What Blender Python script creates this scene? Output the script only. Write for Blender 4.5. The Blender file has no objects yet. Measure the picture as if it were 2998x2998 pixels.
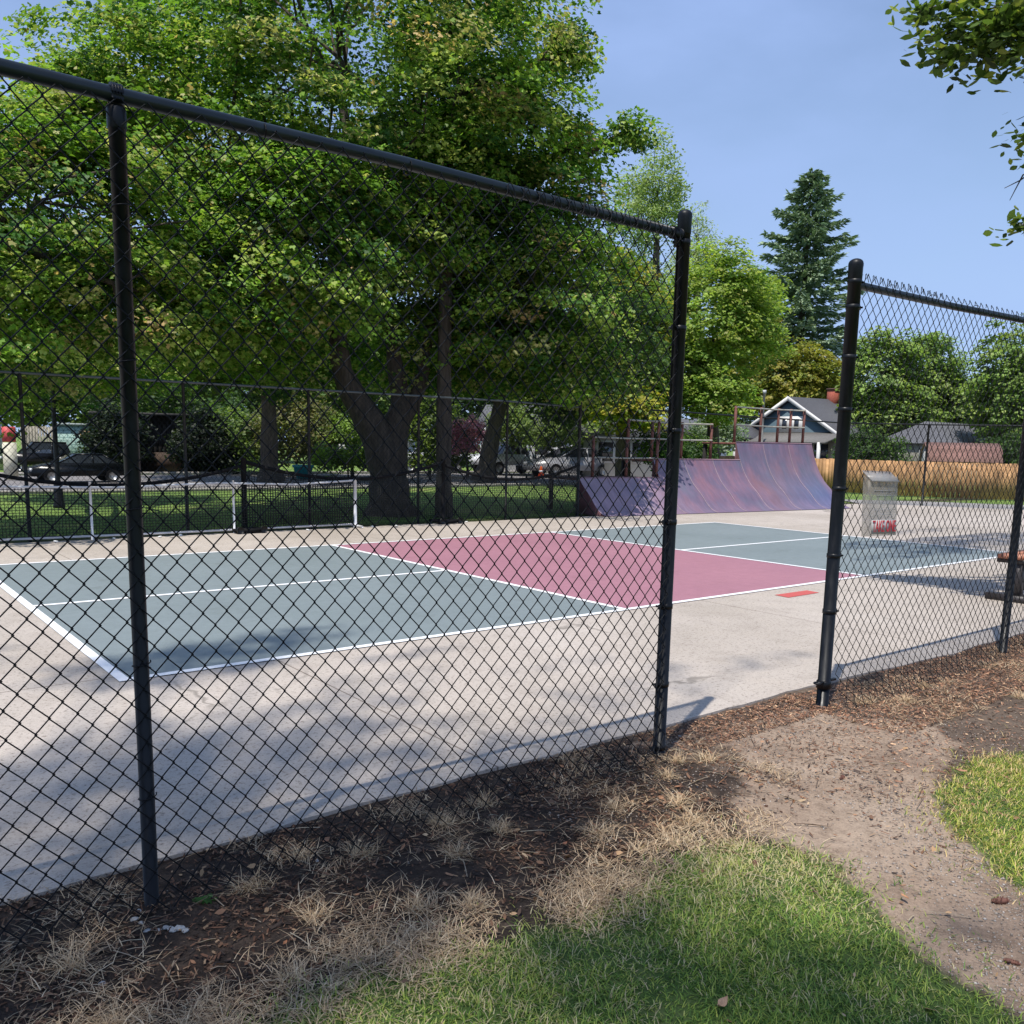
import bpy, math, random
import numpy as np
from mathutils import Vector, Matrix
R = math.radians
random.seed(7)
RG = np.random.default_rng(11)
sc = bpy.context.scene
COL = sc.collection

# ------------------------------------------------------------------ camera geometry (metres, court corner = origin)
F_, PITCH, ROLL, YAW = 2590.5, -0.15448, 0.02097, 0.67303
EYE = np.array([-1.44983, -5.77523, 1.54323]); PX, PY = 1499.0, 1702.3; S_ = 2998 / 1932
_cy, _sy, _cp, _sp = math.cos(YAW), math.sin(YAW), math.cos(PITCH), math.sin(PITCH)
FWD = np.array([_sy * _cp, _cy * _cp, _sp]); _r = np.array([_cy, -_sy, 0.0]); _u = np.cross(_r, FWD)
RIGHT = math.cos(ROLL) * _r + math.sin(ROLL) * _u
UP = -math.sin(ROLL) * _r + math.cos(ROLL) * _u
def at(u, v, D):
    """survey helper: bearing (u, v) and true horizontal distance D -> world point"""
    d = RIGHT * (u * S_ - PX) / F_ + UP * (PY - v * S_) / F_ + FWD
    return EYE + d * (D / math.hypot(d[0], d[1]))

# ------------------------------------------------------------------ object helpers
def tag(o, label=None, cat=None, group=None, kind=None):
    if label: o['label'] = label
    if cat: o['category'] = cat
    if group: o['group'] = group
    if kind: o['kind'] = kind
    return o
def empty(name, loc=(0, 0, 0), rz=0.0, label=None, cat=None, group=None):
    o = bpy.data.objects.new(name, None); COL.objects.link(o)
    o.location = tuple(float(c) for c in loc); o.rotation_euler = (0, 0, rz); o.empty_display_size = 0.2
    return tag(o, label, cat, group)
def mesh_obj(name, V, Fs, mat, parent=None, col=None, smooth=False):
    """V (n,3); Fs list of (m,k) int arrays; col (n,3) optional"""
    V = np.asarray(V, np.float32).reshape(-1, 3)
    if isinstance(Fs, np.ndarray): Fs = [Fs]
    Fs = [np.asarray(f, np.int32) for f in Fs if len(f)]
    me = bpy.data.meshes.new(name)
    me.vertices.add(len(V)); me.vertices.foreach_set('co', V.ravel())
    nl = sum(f.size for f in Fs); npoly = sum(len(f) for f in Fs)
    me.loops.add(nl); me.polygons.add(npoly)
    me.loops.foreach_set('vertex_index', np.concatenate([f.ravel() for f in Fs]))
    tot = np.concatenate([np.full(len(f), f.shape[1], np.int32) for f in Fs])
    st = np.concatenate([[0], np.cumsum(tot)[:-1]]).astype(np.int32)
    me.polygons.foreach_set('loop_start', st)
    if smooth: me.polygons.foreach_set('use_smooth', np.ones(npoly, bool))
    me.update(calc_edges=True)
    if col is not None:
        c = np.ones((len(V), 4), np.float32); c[:, :3] = col
        a = me.color_attributes.new('Col', 'FLOAT_COLOR', 'POINT'); a.data.foreach_set('color', c.ravel())
    me.materials.append(mat)
    o = bpy.data.objects.new(name, me); COL.objects.link(o)
    if parent is not None: o.parent = parent
    return o
class MB:
    def __init__(s): s.V = []; s.F = {}; s.n = 0; s.C = []; s.usec = False
    def add(s, V, F, col=None):
        V = np.asarray(V, float).reshape(-1, 3)
        if isinstance(F, np.ndarray): F = [F]
        for f in F:
            f = np.asarray(f, int)
            if f.ndim == 1: f = f[None]
            s.F.setdefault(f.shape[1], []).append(f + s.n)
        s.V.append(V); s.n += len(V)
        if col is not None: s.usec = True
        c = np.zeros((len(V), 3)); c[:] = (1, 1, 1) if col is None else col; s.C.append(c)
        return s
    def poly(s, pts, col=None): return s.add(pts, [np.arange(len(pts))], col)
    def box(s, c, d, rz=0, col=None, M=None):
        x, y, z = np.array(d) / 2.0
        V = np.array([(-x,-y,-z),(x,-y,-z),(x,y,-z),(-x,y,-z),(-x,-y,z),(x,-y,z),(x,y,z),(-x,y,z)], float)
        if M is not None: V = V @ np.array(M).T
        if rz: V = V @ np.array([[math.cos(rz), math.sin(rz), 0], [-math.sin(rz), math.cos(rz), 0], [0, 0, 1]])
        return s.add(V + np.array(c), [np.array([(0,3,2,1),(4,5,6,7),(0,1,5,4),(1,2,6,5),(2,3,7,6),(3,0,4,7)])], col)
    def beam(s, a, b, w, h, col=None):
        a = np.array(a, float); b = np.array(b, float); t = b - a; L = np.linalg.norm(t); t /= L
        up = np.array([0, 0, 1.0]) if abs(t[2]) < .95 else np.array([0, 1.0, 0])
        r = np.cross(t, up); r /= np.linalg.norm(r); u = np.cross(r, t)
        return s.box((a + b) / 2, (L, w, h), M=np.stack([t, r, u], 1), col=col)
    def tube(s, P, rad, n=8, cap=True, col=None):
        P = np.asarray(P, float); m = len(P); rad = np.broadcast_to(np.asarray(rad, float), (m,))
        T = np.gradient(P, axis=0); T /= np.linalg.norm(T, axis=1)[:, None] + 1e-12
        ref = np.array([0, 0, 1.0]) if abs(T[:, 2]).mean() < .8 else np.array([1.0, 0, 0])
        A = np.cross(T, ref); A /= np.linalg.norm(A, axis=1)[:, None] + 1e-12; B = np.cross(T, A)
        an = np.arange(n) * 2 * math.pi / n
        V = P[:, None] + rad[:, None, None] * (np.cos(an)[None, :, None] * A[:, None] + np.sin(an)[None, :, None] * B[:, None])
        i = np.arange(m - 1)[:, None] * n; j = np.arange(n)[None]; k = (j + 1) % n
        F = [np.stack([i + j, i + k, i + n + k, i + n + j], -1).reshape(-1, 4)]
        if cap: F += [np.arange(n)[None], (np.arange(n)[::-1] + (m - 1) * n)[None]]
        return s.add(V.reshape(-1, 3), F, col)
    def lathe(s, c, prof, n=16, col=None):
        c = np.array(c, float); pr = np.array(prof, float); m = len(pr); an = np.arange(n) * 2 * math.pi / n
        V = np.stack([pr[:, 0, None] * np.cos(an), pr[:, 0, None] * np.sin(an), np.repeat(pr[:, 1, None], n, 1)], -1) + c
        i = np.arange(m - 1)[:, None] * n; j = np.arange(n)[None]; k = (j + 1) % n
        return s.add(V.reshape(-1, 3), [np.stack([i + j, i + k, i + n + k, i + n + j], -1).reshape(-1, 4), np.arange(n)[::-1][None], (np.arange(n) + (m - 1) * n)[None]], col)
    def extr(s, pts, d, col=None):
        """extrude polygon pts (n,3) by vector d"""
        P = np.array(pts, float); n = len(P); V = np.concatenate([P, P + np.array(d, float)])
        j = np.arange(n); k = (j + 1) % n
        return s.add(V, [np.arange(n)[::-1][None], (np.arange(n) + n)[None], np.stack([j, k, k + n, j + n], -1)], col)
    def build(s, name, mat, parent=None, smooth=False):
        V = np.concatenate(s.V); Fs = [np.concatenate(v) for v in s.F.values()]
        return mesh_obj(name, V, Fs, mat, parent, np.concatenate(s.C) if s.usec else None, smooth)

# ------------------------------------------------------------------ materials
def newmat(name):
    m = bpy.data.materials.new(name); m.use_nodes = True; nt = m.node_tree
    return m, nt, nt.nodes['Principled BSDF']
def N(nt, t, **k):
    n = nt.nodes.new(t)
    for a, b in k.items(): setattr(n, a, b)
    return n
def coords(nt, scale=(1, 1, 1)):
    tc = N(nt, 'ShaderNodeTexCoord'); mp = N(nt, 'ShaderNodeMapping'); mp.inputs['Scale'].default_value = scale
    nt.links.new(tc.outputs['Object'], mp.inputs[0]); return mp.outputs[0]
def noise(nt, vec, scale, detail=4, rough=.55):
    n = N(nt, 'ShaderNodeTexNoise'); n.inputs['Scale'].default_value = scale; n.inputs['Detail'].default_value = detail
    n.inputs['Roughness'].default_value = rough; nt.links.new(vec, n.inputs['Vector']); return n.outputs['Fac']
def ramp(nt, fac, stops):
    r = N(nt, 'ShaderNodeValToRGB'); e = r.color_ramp.elements
    while len(e) < len(stops): e.new(.5)
    for i, (p, c) in enumerate(stops): e[i].position = p; e[i].color = (*c, 1) if len(c) == 3 else c
    nt.links.new(fac, r.inputs[0]); return r.outputs[0]
def mix(nt, a, b, fac, mode='MIX'):
    m = N(nt, 'ShaderNodeMix', data_type='RGBA', blend_type=mode)
    for s_, x in ((6, a), (7, b)):
        if isinstance(x, tuple): m.inputs[s_].default_value = (*x, 1)
        else: nt.links.new(x, m.inputs[s_])
    if isinstance(fac, (int, float)): m.inputs[0].default_value = fac
    else: nt.links.new(fac, m.inputs[0])
    return m.outputs[2]
def bump(nt, h, strength, dist, b):
    n = N(nt, 'ShaderNodeBump'); n.inputs['Strength'].default_value = strength; n.inputs['Distance'].default_value = dist
    nt.links.new(h, n.inputs['Height']); nt.links.new(n.outputs[0], b.inputs['Normal'])
def flat(name, c, rough=.6, var=.12, scale=6, metal=0, bumpd=0, spec=.5):
    m, nt, b = newmat(name); v = coords(nt)
    f = noise(nt, v, scale)
    c0 = tuple(x * (1 - var) for x in c); c1 = tuple(min(1, x * (1 + var)) for x in c)
    nt.links.new(ramp(nt, f, [(.3, c0), (.7, c1)]), b.inputs['Base Color'])
    b.inputs['Roughness'].default_value = rough; b.inputs['Metallic'].default_value = metal
    b.inputs['Specular IOR Level'].default_value = spec
    if bumpd: bump(nt, noise(nt, v, scale * 6), .6, bumpd, b)
    return m
def colmat(name, rough=.6, trans=0, var=0, spec=.3, sheen=0):
    m, nt, b = newmat(name)
    a = N(nt, 'ShaderNodeVertexColor'); a.layer_name = 'Col'; c = a.outputs[0]
    if var:
        f = noise(nt, coords(nt), var); c = mix(nt, c, ramp(nt, f, [(.3, (.6, .6, .6)), (.7, (1.3, 1.3, 1.3))]), 1.0, 'MULTIPLY')
    nt.links.new(c, b.inputs['Base Color']); b.inputs['Roughness'].default_value = rough
    b.inputs['Specular IOR Level'].default_value = spec
    if trans:
        t = N(nt, 'ShaderNodeBsdfTranslucent'); ms = N(nt, 'ShaderNodeMixShader'); ms.inputs[0].default_value = trans
        tc = mix(nt, c, (1.15, 1.22, .62), 1.0, 'MULTIPLY'); nt.links.new(tc, t.inputs[0])
        nt.links.new(b.outputs[0], ms.inputs[1]); nt.links.new(t.outputs[0], ms.inputs[2])
        nt.links.new(ms.outputs[0], nt.nodes['Material Output'].inputs[0])
    return m
M = {}
M['leaf'] = colmat('leaf', .5, .45, spec=.35)
M['needle'] = colmat('needle', .6, .12)
M['grass'] = colmat('grass_blade', .55, .3)
M['straw'] = colmat('straw', .7, .12)
M['bits'] = colmat('mulch_bits', .85)
def bark_mat():
    m, nt, b = newmat('bark'); v = coords(nt, (1, 1, .22))
    f = noise(nt, v, 14, 6, .7); nt.links.new(ramp(nt, f, [(.3, (.028, .022, .018)), (.6, (.1, .078, .06)), (.8, (.19, .155, .125))]), b.inputs['Base Color'])
    b.inputs['Roughness'].default_value = .9; bump(nt, f, 1, .05, b); return m
M['bark'] = bark_mat()
def vinyl():
    m, nt, b = newmat('black_vinyl'); v = coords(nt, (1, 1, .35))
    f = noise(nt, v, 22, 5, .7)
    nt.links.new(ramp(nt, f, [(.48, (.004, .0045, .006)), (.7, (.011, .012, .015)), (.84, (.06, .06, .062))]), b.inputs['Base Color'])
    nt.links.new(ramp(nt, f, [(.3, (.28,) * 3), (.7, (.6,) * 3)]), b.inputs['Roughness'])
    b.inputs['Specular IOR Level'].default_value = .28; return m
M['vinyl'] = vinyl()
M['wire'] = flat('black_wire', (.004, .0045, .006), .5, .3, 30, spec=.22)
M['wire_dusty'] = flat('dusty_wire', (.006, .006, .0065), .55, .3, 8, spec=.25)
M['far_wire'] = flat('far_wire', (.010, .011, .012), .5, .3, 8, spec=.3)
M['green_rail'] = flat('green_black_rail', (.006, .011, .014), .36, .3, 10, spec=.45)
def concrete():
    m, nt, b = newmat('concrete'); v = coords(nt)
    big = noise(nt, v, .45, 5, .6); mid = noise(nt, v, 3.2, 6, .7); fine = noise(nt, v, 95, 3, .8); pits = noise(nt, v, 38, 4, .75)
    c = ramp(nt, big, [(.3, (.385, .335, .285)), (.55, (.465, .408, .355)), (.75, (.51, .452, .398))])
    c = mix(nt, c, ramp(nt, mid, [(.25, (.72, .7, .68)), (.5, (1, 1, 1)), (.8, (1.05, 1.03, 1.0))]), .7, 'MULTIPLY')
    c = mix(nt, c, ramp(nt, fine, [(.32, (.7, .68, .66)), (.5, (1, 1, 1)), (.72, (1.12, 1.1, 1.08))]), .75, 'MULTIPLY')
    c = mix(nt, c, ramp(nt, pits, [(.34, (.4, .37, .35)), (.46, (1, 1, 1))]), .9, 'MULTIPLY')
    # hairline cracks
    dv = N(nt, 'ShaderNodeTexNoise'); dv.inputs['Scale'].default_value = 1.8; dv.inputs['Detail'].default_value = 6; nt.links.new(v, dv.inputs['Vector'])
    add = N(nt, 'ShaderNodeVectorMath', operation='MULTIPLY_ADD'); nt.links.new(dv.outputs['Color'], add.inputs[0]); add.inputs[1].default_value = (.5, .5, .5); nt.links.new(v, add.inputs[2])
    vo = N(nt, 'ShaderNodeTexVoronoi', feature='DISTANCE_TO_EDGE'); vo.inputs['Scale'].default_value = .42; nt.links.new(add.outputs[0], vo.inputs['Vector'])
    cr = ramp(nt, vo.outputs['Distance'], [(0, (1, 1, 1)), (.0035, (.8, .8, .8)), (.007, (0, 0, 0))])
    gate = ramp(nt, noise(nt, v, .9, 3), [(.52, (0, 0, 0)), (.60, (1, 1, 1))])
    crm = mix(nt, cr, gate, 1.0, 'MULTIPLY')
    c = mix(nt, c, (.24, .21, .18), crm)
    # sawn joints
    sx = N(nt, 'ShaderNodeSeparateXYZ'); nt.links.new(v, sx.inputs[0])
    for ax, step, off in ((0, 4.57, 1.05), (1, 4.6, .15)):
        a1 = N(nt, 'ShaderNodeMath', operation='ADD'); nt.links.new(sx.outputs[ax], a1.inputs[0]); a1.inputs[1].default_value = 100 * step - off
        md = N(nt, 'ShaderNodeMath', operation='MODULO'); nt.links.new(a1.outputs[0], md.inputs[0]); md.inputs[1].default_value = step
        lt = N(nt, 'ShaderNodeMath', operation='LESS_THAN'); nt.links.new(md.outputs[0], lt.inputs[0]); lt.inputs[1].default_value = .011
        c = mix(nt, c, mix(nt, c, (.45, .42, .4), 1.0, 'MULTIPLY'), lt.outputs[0])
    nt.links.new(c, b.inputs['Base Color']); b.inputs['Roughness'].default_value = .85; b.inputs['Specular IOR Level'].default_value = .25
    bump(nt, mix(nt, fine, pits, .5), .35, .002, b); return m
M['concrete'] = concrete()
def paint(name, c0, c1):
    m, nt, b = newmat(name); v = coords(nt)
    big = noise(nt, v, .7, 5); mid = noise(nt, v, 8, 6, .7); fine = noise(nt, v, 110, 3, .8)
    c = ramp(nt, big, [(.3, c0), (.7, c1)])
    c = mix(nt, c, ramp(nt, mid, [(.25, (.82, .82, .82)), (.6, (1.03, 1.03, 1.03)), (.85, (1.12, 1.1, 1.08))]), .6, 'MULTIPLY')
    c = mix(nt, c, ramp(nt, fine, [(.3, (.8, .8, .8)), (.7, (1.1, 1.1, 1.1))]), .6, 'MULTIPLY')
    mp = N(nt, 'ShaderNodeMapping'); mp.inputs['Rotation'].default_value = (0, 0, .7); mp.inputs['Scale'].default_value = (.5, 5, 1); nt.links.new(v, mp.inputs[0])
    sc1 = ramp(nt, noise(nt, mp.outputs[0], 3.0, 7, .75), [(.62, (0, 0, 0)), (.72, (.5, .5, .5))]); c = mix(nt, c, (.45, .43, .40), mix(nt, sc1, (0, 0, 0), .55))
    chip = ramp(nt, noise(nt, v, 22, 6, .8), [(.70, (0, 0, 0)), (.76, (.8, .8, .8))]); c = mix(nt, c, (.42, .39, .35), chip)
    dirt = ramp(nt, noise(nt, v, 1.7, 6, .7), [(.28, (.55, .55, .55)), (.42, (0, 0, 0))]); c = mix(nt, c, mix(nt, c, (.72, .70, .66), 1.0, 'MULTIPLY'), dirt)
    nt.links.new(c, b.inputs['Base Color']); b.inputs['Roughness'].default_value = .75; b.inputs['Specular IOR Level'].default_value = .3
    bump(nt, fine, .4, .002, b); return m
M['court_green'] = paint('court_green', (.185, .22, .225), (.212, .248, .255))
M['court_pink'] = paint('court_pink', (.34, .16, .20), (.38, .18, .22))
def linemat():
    m, nt, b = newmat('line_white'); v = coords(nt); f = noise(nt, v, 26, 6, .75)
    nt.links.new(ramp(nt, f, [(.3, (.5, .49, .47)), (.42, (.8, .8, .8)), (.8, (.84, .84, .85))]), b.inputs['Base Color']); b.inputs['Roughness'].default_value = .7; return m
M['line'] = linemat()
M['red_mark'] = paint('red_mark', (.50, .095, .085), (.60, .15, .125))
M['asphalt_old'] = flat('asphalt_old', (.29, .27, .255), .9, .15, 3, bumpd=.004)
M['street'] = flat('street', (.20, .185, .18), .9, .2, 1.2, bumpd=.004)

def ground_mat():
    m, nt, b = newmat('ground'); v = coords(nt)
    a = N(nt, 'ShaderNodeVertexColor'); a.layer_name = 'Col'; sp = N(nt, 'ShaderNodeSeparateColor'); nt.links.new(a.outputs[0], sp.inputs[0])
    big = noise(nt, v, 1.6, 5); mid = noise(nt, v, 14, 6, .75); fine = noise(nt, v, 90, 4, .8); peb = noise(nt, v, 55, 2, .6)
    soil = ramp(nt, mid, [(.25, (.016, .012, .010)), (.5, (.044, .033, .027)), (.75, (.10, .074, .056))])
    soil = mix(nt, soil, ramp(nt, fine, [(.3, (.5, .5, .5)), (.7, (1.5, 1.45, 1.4))]), .8, 'MULTIPLY')
    pth = ramp(nt, big, [(.3, (.26, .185, .135)), (.55, (.38, .285, .21)), (.8, (.45, .35, .265))])
    pth = mix(nt, pth, ramp(nt, mid, [(.28, (.55, .52, .5)), (.5, (.95, .95, .95)), (.7, (1.12, 1.1, 1.08))]), .85, 'MULTIPLY')
    pth = mix(nt, pth, ramp(nt, fine, [(.3, (.6, .6, .6)), (.7, (1.25, 1.25, 1.25))]), .8, 'MULTIPLY')
    turf = ramp(nt, mid, [(.25, (.03, .05, .015)), (.5, (.07, .115, .03)), (.75, (.14, .16, .06))])
    park = mix(nt, ramp(nt, noise(nt, v, .5, 5), [(.3, (.10, .17, .045)), (.55, (.17, .26, .06)), (.75, (.30, .30, .11))]), ramp(nt, mid, [(.25, (.6, .6, .6)), (.7, (1.25, 1.25, 1.25))]), 1.0, 'MULTIPLY')
    c = mix(nt, soil, pth, sp.outputs[0]); c = mix(nt, c, turf, sp.outputs[1]); c = mix(nt, c, park, sp.outputs[2])
    nt.links.new(c, b.inputs['Base Color']); b.inputs['Roughness'].default_value = .95; b.inputs['Specular IOR Level'].default_value = .15
    bump(nt, mix(nt, fine, mid, .4), .9, .012, b); return m
M['ground'] = ground_mat()

# ------------------------------------------------------------------ near-ground layout functions
LAWN = [(-6, -3.7), (-1.1, -3.72), (-.63, -3.70), (-.38, -3.63), (-.06, -3.69), (.34, -3.77), (.64, -3.82), (.9, -3.72), (1.08, -3.68), (1.38, -3.76), (1.44, -3.95), (1.42, -4.1), (1.33, -4.32), (1.21, -4.56), (1.08, -4.77), (1.05, -4.93), (1.0, -9), (-6, -9)]
LAWN2 = [(1.75, -9), (1.85, -4.75), (1.93, -4.55), (2.06, -4.35), (2.28, -4.14), (2.51, -4.01), (3.03, -3.88), (3.44, -3.98), (5, -4.15), (7, -4.6), (14, -5), (30, -5), (30, -9)]
PATH = [(1.75, -2.7), (2.3, -3.0), (1.9, -3.35), (1.5, -3.6), (1.44, -3.9), (1.42, -4.1), (1.33, -4.32), (1.21, -4.56), (1.05, -4.93), (1.0, -9), (1.75, -9), (1.85, -4.75), (1.93, -4.55), (2.06, -4.35), (2.3, -4.12), (2.6, -3.95), (3.3, -3.7), (3.6, -3.4), (3.3, -3.1), (3.2, -2.75)]
def inpoly(P, poly):
    P = np.asarray(P); x, y = P[:, 0], P[:, 1]; r = np.zeros(len(P), bool); n = len(poly)
    for i in range(n):
        x1, y1 = poly[i]; x2, y2 = poly[(i + 1) % n]
        c = ((y1 > y) != (y2 > y)); xs = (x2 - x1) * (y - y1) / (y2 - y1 + 1e-12) + x1; r ^= c & (x < xs)
    return r
_ph = np.random.default_rng(3).uniform(0, 6.28, (12, 2)); _an = np.random.default_rng(4).uniform(0, 6.28, 12)
def vn(x, y, s):
    """smooth pseudo-noise about 0, amplitude ~1"""
    t = 0
    for i in range(12):
        k = s * (1 + .35 * i); t = t + np.sin(k * (x * math.cos(_an[i]) + y * math.sin(_an[i])) + _ph[i, 0]) / (1 + .25 * i)
    return t / 3.2
def jit(P, amp=.05, s=9):
    P = np.asarray(P, float); Q = P[:, :2].copy(); Q[:, 0] += amp * vn(P[:, 0], P[:, 1], s); Q[:, 1] += amp * vn(P[:, 1] + 7, P[:, 0] - 3, s); return Q
def gz(x, y):
    """ground height near the fence"""
    return -.014 + .005 * vn(x, y, 5) + .003 * vn(x + 3, y, 17)

def build_ground():
    xs = np.unique(np.round(np.concatenate([np.linspace(-400, -10, 14), np.arange(-10, -1.6, .6), np.arange(-1.6, 7, .035), np.arange(7, 40, 1.0), np.linspace(42, 500, 16)]), 4))
    ys = np.unique(np.round(np.concatenate([np.linspace(-300, -8, 10), np.arange(-8, -5.2, .4), np.arange(-5.2, -2.45, .035), np.arange(-2.4, 40, 1.0), np.linspace(42, 600, 16)]), 4))
    X, Y = np.meshgrid(xs, ys, indexing='ij'); P = np.stack([X.ravel(), Y.ravel()], -1)
    near = (P[:, 0] > -2) & (P[:, 0] < 7.5) & (P[:, 1] > -5.6) & (P[:, 1] < -2.4)
    z = np.where(near & (P[:, 1] < -2.5), gz(P[:, 0], P[:, 1]), -.035)
    acc = np.zeros((len(P), 3))
    for k in range(6):
        J = jit(P, .05, 8) + RG.normal(0, .018, (len(P), 2))
        acc[:, 0] += inpoly(J, PATH); acc[:, 1] += (inpoly(J, LAWN) | inpoly(J, LAWN2))
    acc /= 6
    rt = (P[:, 0] > 1.9) & (P[:, 1] < -2.4); acc[:, 0] = np.where(rt, np.maximum(acc[:, 0], .30 * (1 - acc[:, 1])), acc[:, 0])
    park = (P[:, 1] > 8.9) | (P[:, 0] > 24) | (P[:, 0] < -12) | (P[:, 1] < -9)
    acc[park] = (0, 0, 1)
    bank = (P[:, 1] > 8.2) & (P[:, 1] < 9.2); acc[bank, 2] = 0
    nx, ny = len(xs), len(ys); i = np.arange(nx - 1)[:, None] * ny; j = np.arange(ny - 1)[None]
    F = np.stack([i + j, i + ny + j, i + ny + j + 1, i + j + 1], -1).reshape(-1, 4)
    o = mesh_obj('ground', np.column_stack([P, z]), F, M['ground'], None, acc, True); tag(o, kind='structure')
build_ground()

def sheet(name, poly, z, mat, thick=0):
    mb = MB(); P = [(x, y, z) for x, y in poly]
    if thick: mb.extr([(x, y, z - thick) for x, y in poly], (0, 0, thick))
    else: mb.poly(P)
    o = mb.build(name, mat); tag(o, kind='structure'); return o
def slab():
    # near edge slightly ragged
    xs = np.arange(-14, 27.5, .12); e = [(x, -2.57 + .012 * math.sin(x * 2.1) + .01 * math.sin(x * 7.7) + RG.normal(0, .004) - (.07 if x > 3.4 else 0) * min(1, (x - 3.4) / 2)) for x in xs]
    e = [p for p in e if p[0] <= 27.3]; n = len(e); fy = [min(8.41, float(np.interp(x, [23.2, 23.5, 25.3, 27.3], [8.41, 7.8, 4.8, -2.0]))) for x, _ in e]
    ny = 12; V = []
    for k in range(ny): V += [(x, y + (f - y) * k / (ny - 1), 0) for (x, y), f in zip(e, fy)]
    i = np.arange(n - 1)[None] + np.arange(ny - 1)[:, None] * n; mb = MB(); mb.add(V, [np.stack([i, i + 1, i + 1 + n, i + n], -1).reshape(-1, 4)])
    for row in (e, list(zip([p[0] for p in e], fy))[::-1]):
        W_ = [(x, y, -.12) for x, y in row] + [(x, y, 0) for x, y in row]; j = np.arange(n - 1); mb.add(W_, [np.stack([j, j + 1, j + 1 + n, j + n], -1)])
    tag(mb.build('court_slab', M['concrete']), kind='structure')
slab()
L, W, K1, K2, T = 13.41, 6.10, 4.57, 8.84, .07
sheet('court_surface', [(0, 0), (K1, 0), (K1, W), (0, W)], .003, M['court_green'])
sheet('court_surface', [(K2, 0), (L, 0), (L, W), (K2, W)], .003, M['court_green'])
sheet('kitchen_surface', [(K1, 0), (K2, 0), (K2, W), (K1, W)], .003, M['court_pink'])
def lines():
    mb = MB()
    def rc(x0, y0, x1, y1):
        # subdivided for wavy hand-painted edge
        mb.poly([(x0, y0, .007), (x1, y0, .007), (x1, y1, .007), (x0, y1, .007)])
    rc(0, 0, L, T); rc(0, W - T, L, W); rc(0, T, T, W - T); rc(L - T, T, L, W - T)
    rc(K1 - T / 2, T, K1 + T / 2, W - T); rc(K2 - T / 2, T, K2 + T / 2, W - T)
    rc(T, W / 2 - T / 2, K1 - T / 2, W / 2 + T / 2); rc(K2 + T / 2, W / 2 - T / 2, L - T, W / 2 + T / 2)
    tag(mb.build('court_lines', M['line']), kind='structure')
lines()
sheet('painted_mark', [(6.55, -.41), (7.14, -.40), (7.15, -.235), (6.57, -.225)], .004, M['red_mark'])
sheet('asphalt_lane', [(27.35, -2), (25.35, 4.8), (23.55, 7.8), (23.3, 8.6), (24.6, 10.2), (26.6, 8.3), (28.3, 5.6), (30, -2)], -.015, M['asphalt_old'])
sheet('street', [(-60, 20.5), (80, 20.5), (80, 32.0), (-60, 32.0)], -.025, M['street'])
sheet('sidewalk', [(-60, 32.6), (80, 32.6), (80, 34.0), (-60, 34.0)], -.02, flat('sidewalk', (.38, .35, .32), .9, .15, 2))
def kerb():
    mb = MB(); mb.box((10, 32.15, .03), (140, .15, .12)); mb.box((10, 20.4, .02), (140, .15, .1))
    tag(mb.build('kerb', flat('kerb', (.36, .33, .3), .9, .2, 2)), kind='structure')
kerb()

# ------------------------------------------------------------------ chain-link
def chainlink(x0, x1, z0, z1, p=.08, pz=.10, r=.0019, sides=5, detail=True, warp=None):
    """mesh fabric in local plane: x along, z up, y depth; z0,z1 callables of x"""
    K = int((x1 - x0) / (p / 2)); zmin = min(z0(x0), z0(x1), z0((x0 + x1) / 2)); zmax = max(z1(x0), z1(x1), z1((x0 + x1) / 2))
    H = int(math.ceil((zmax - zmin) / (pz / 2))) + 1
    if detail: ts = np.array([0, .07, .16, .5, .84, .93])
    else: ts = np.array([0., .5])
    mb_V = []; mb_F = []; n = 0
    an = np.arange(sides) * 2 * math.pi / sides
    for k in range(K):
        xa = x0 + k * p / 2; xb = xa + p / 2; ov = r * 1.3
        i = np.repeat(np.arange(H), len(ts)); t = np.tile(ts, H)
        s = np.where(i % 2 == 0, 1.0, -1.0)
        tt = t + .018 * np.sin(2 * math.pi * t) if detail else t
        xx = np.where(s > 0, xa - ov + tt * (xb - xa + 2 * ov), xb + ov - tt * (xb - xa + 2 * ov))
        zz = zmin + (i + t + (k % 2)) * pz / 2 - pz / 2
        yy = s * r * 1.15 * np.minimum(1, np.minimum(t, 1 - t) / .07) if detail else s * r
        xm = (xa + xb) / 2; keep = (zz >= z0(xm)) & (zz <= z1(xm))
        P = np.stack([xx, yy, zz], -1)[keep]
        if len(P) < 3: continue
        if warp is not None: P = warp(P)
        T_ = np.gradient(P, axis=0); T_ /= np.linalg.norm(T_, axis=1)[:, None] + 1e-9
        A = np.cross(T_, (0, 1, 0)); A /= np.linalg.norm(A, axis=1)[:, None] + 1e-9; B = np.cross(T_, A)
        V = P[:, None] + r * (np.cos(an)[None, :, None] * A[:, None] + np.sin(an)[None, :, None] * B[:, None])
        m = len(P); a = np.arange(m - 1)[:, None] * sides; j = np.arange(sides)[None]; q = (j + 1) % sides
        mb_F.append(np.stack([a + j, a + q, a + sides + q, a + sides + j], -1).reshape(-1, 4) + n); mb_V.append(V.reshape(-1, 3)); n += m * sides
    return np.concatenate(mb_V), np.concatenate(mb_F)
YF = -2.86
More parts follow.
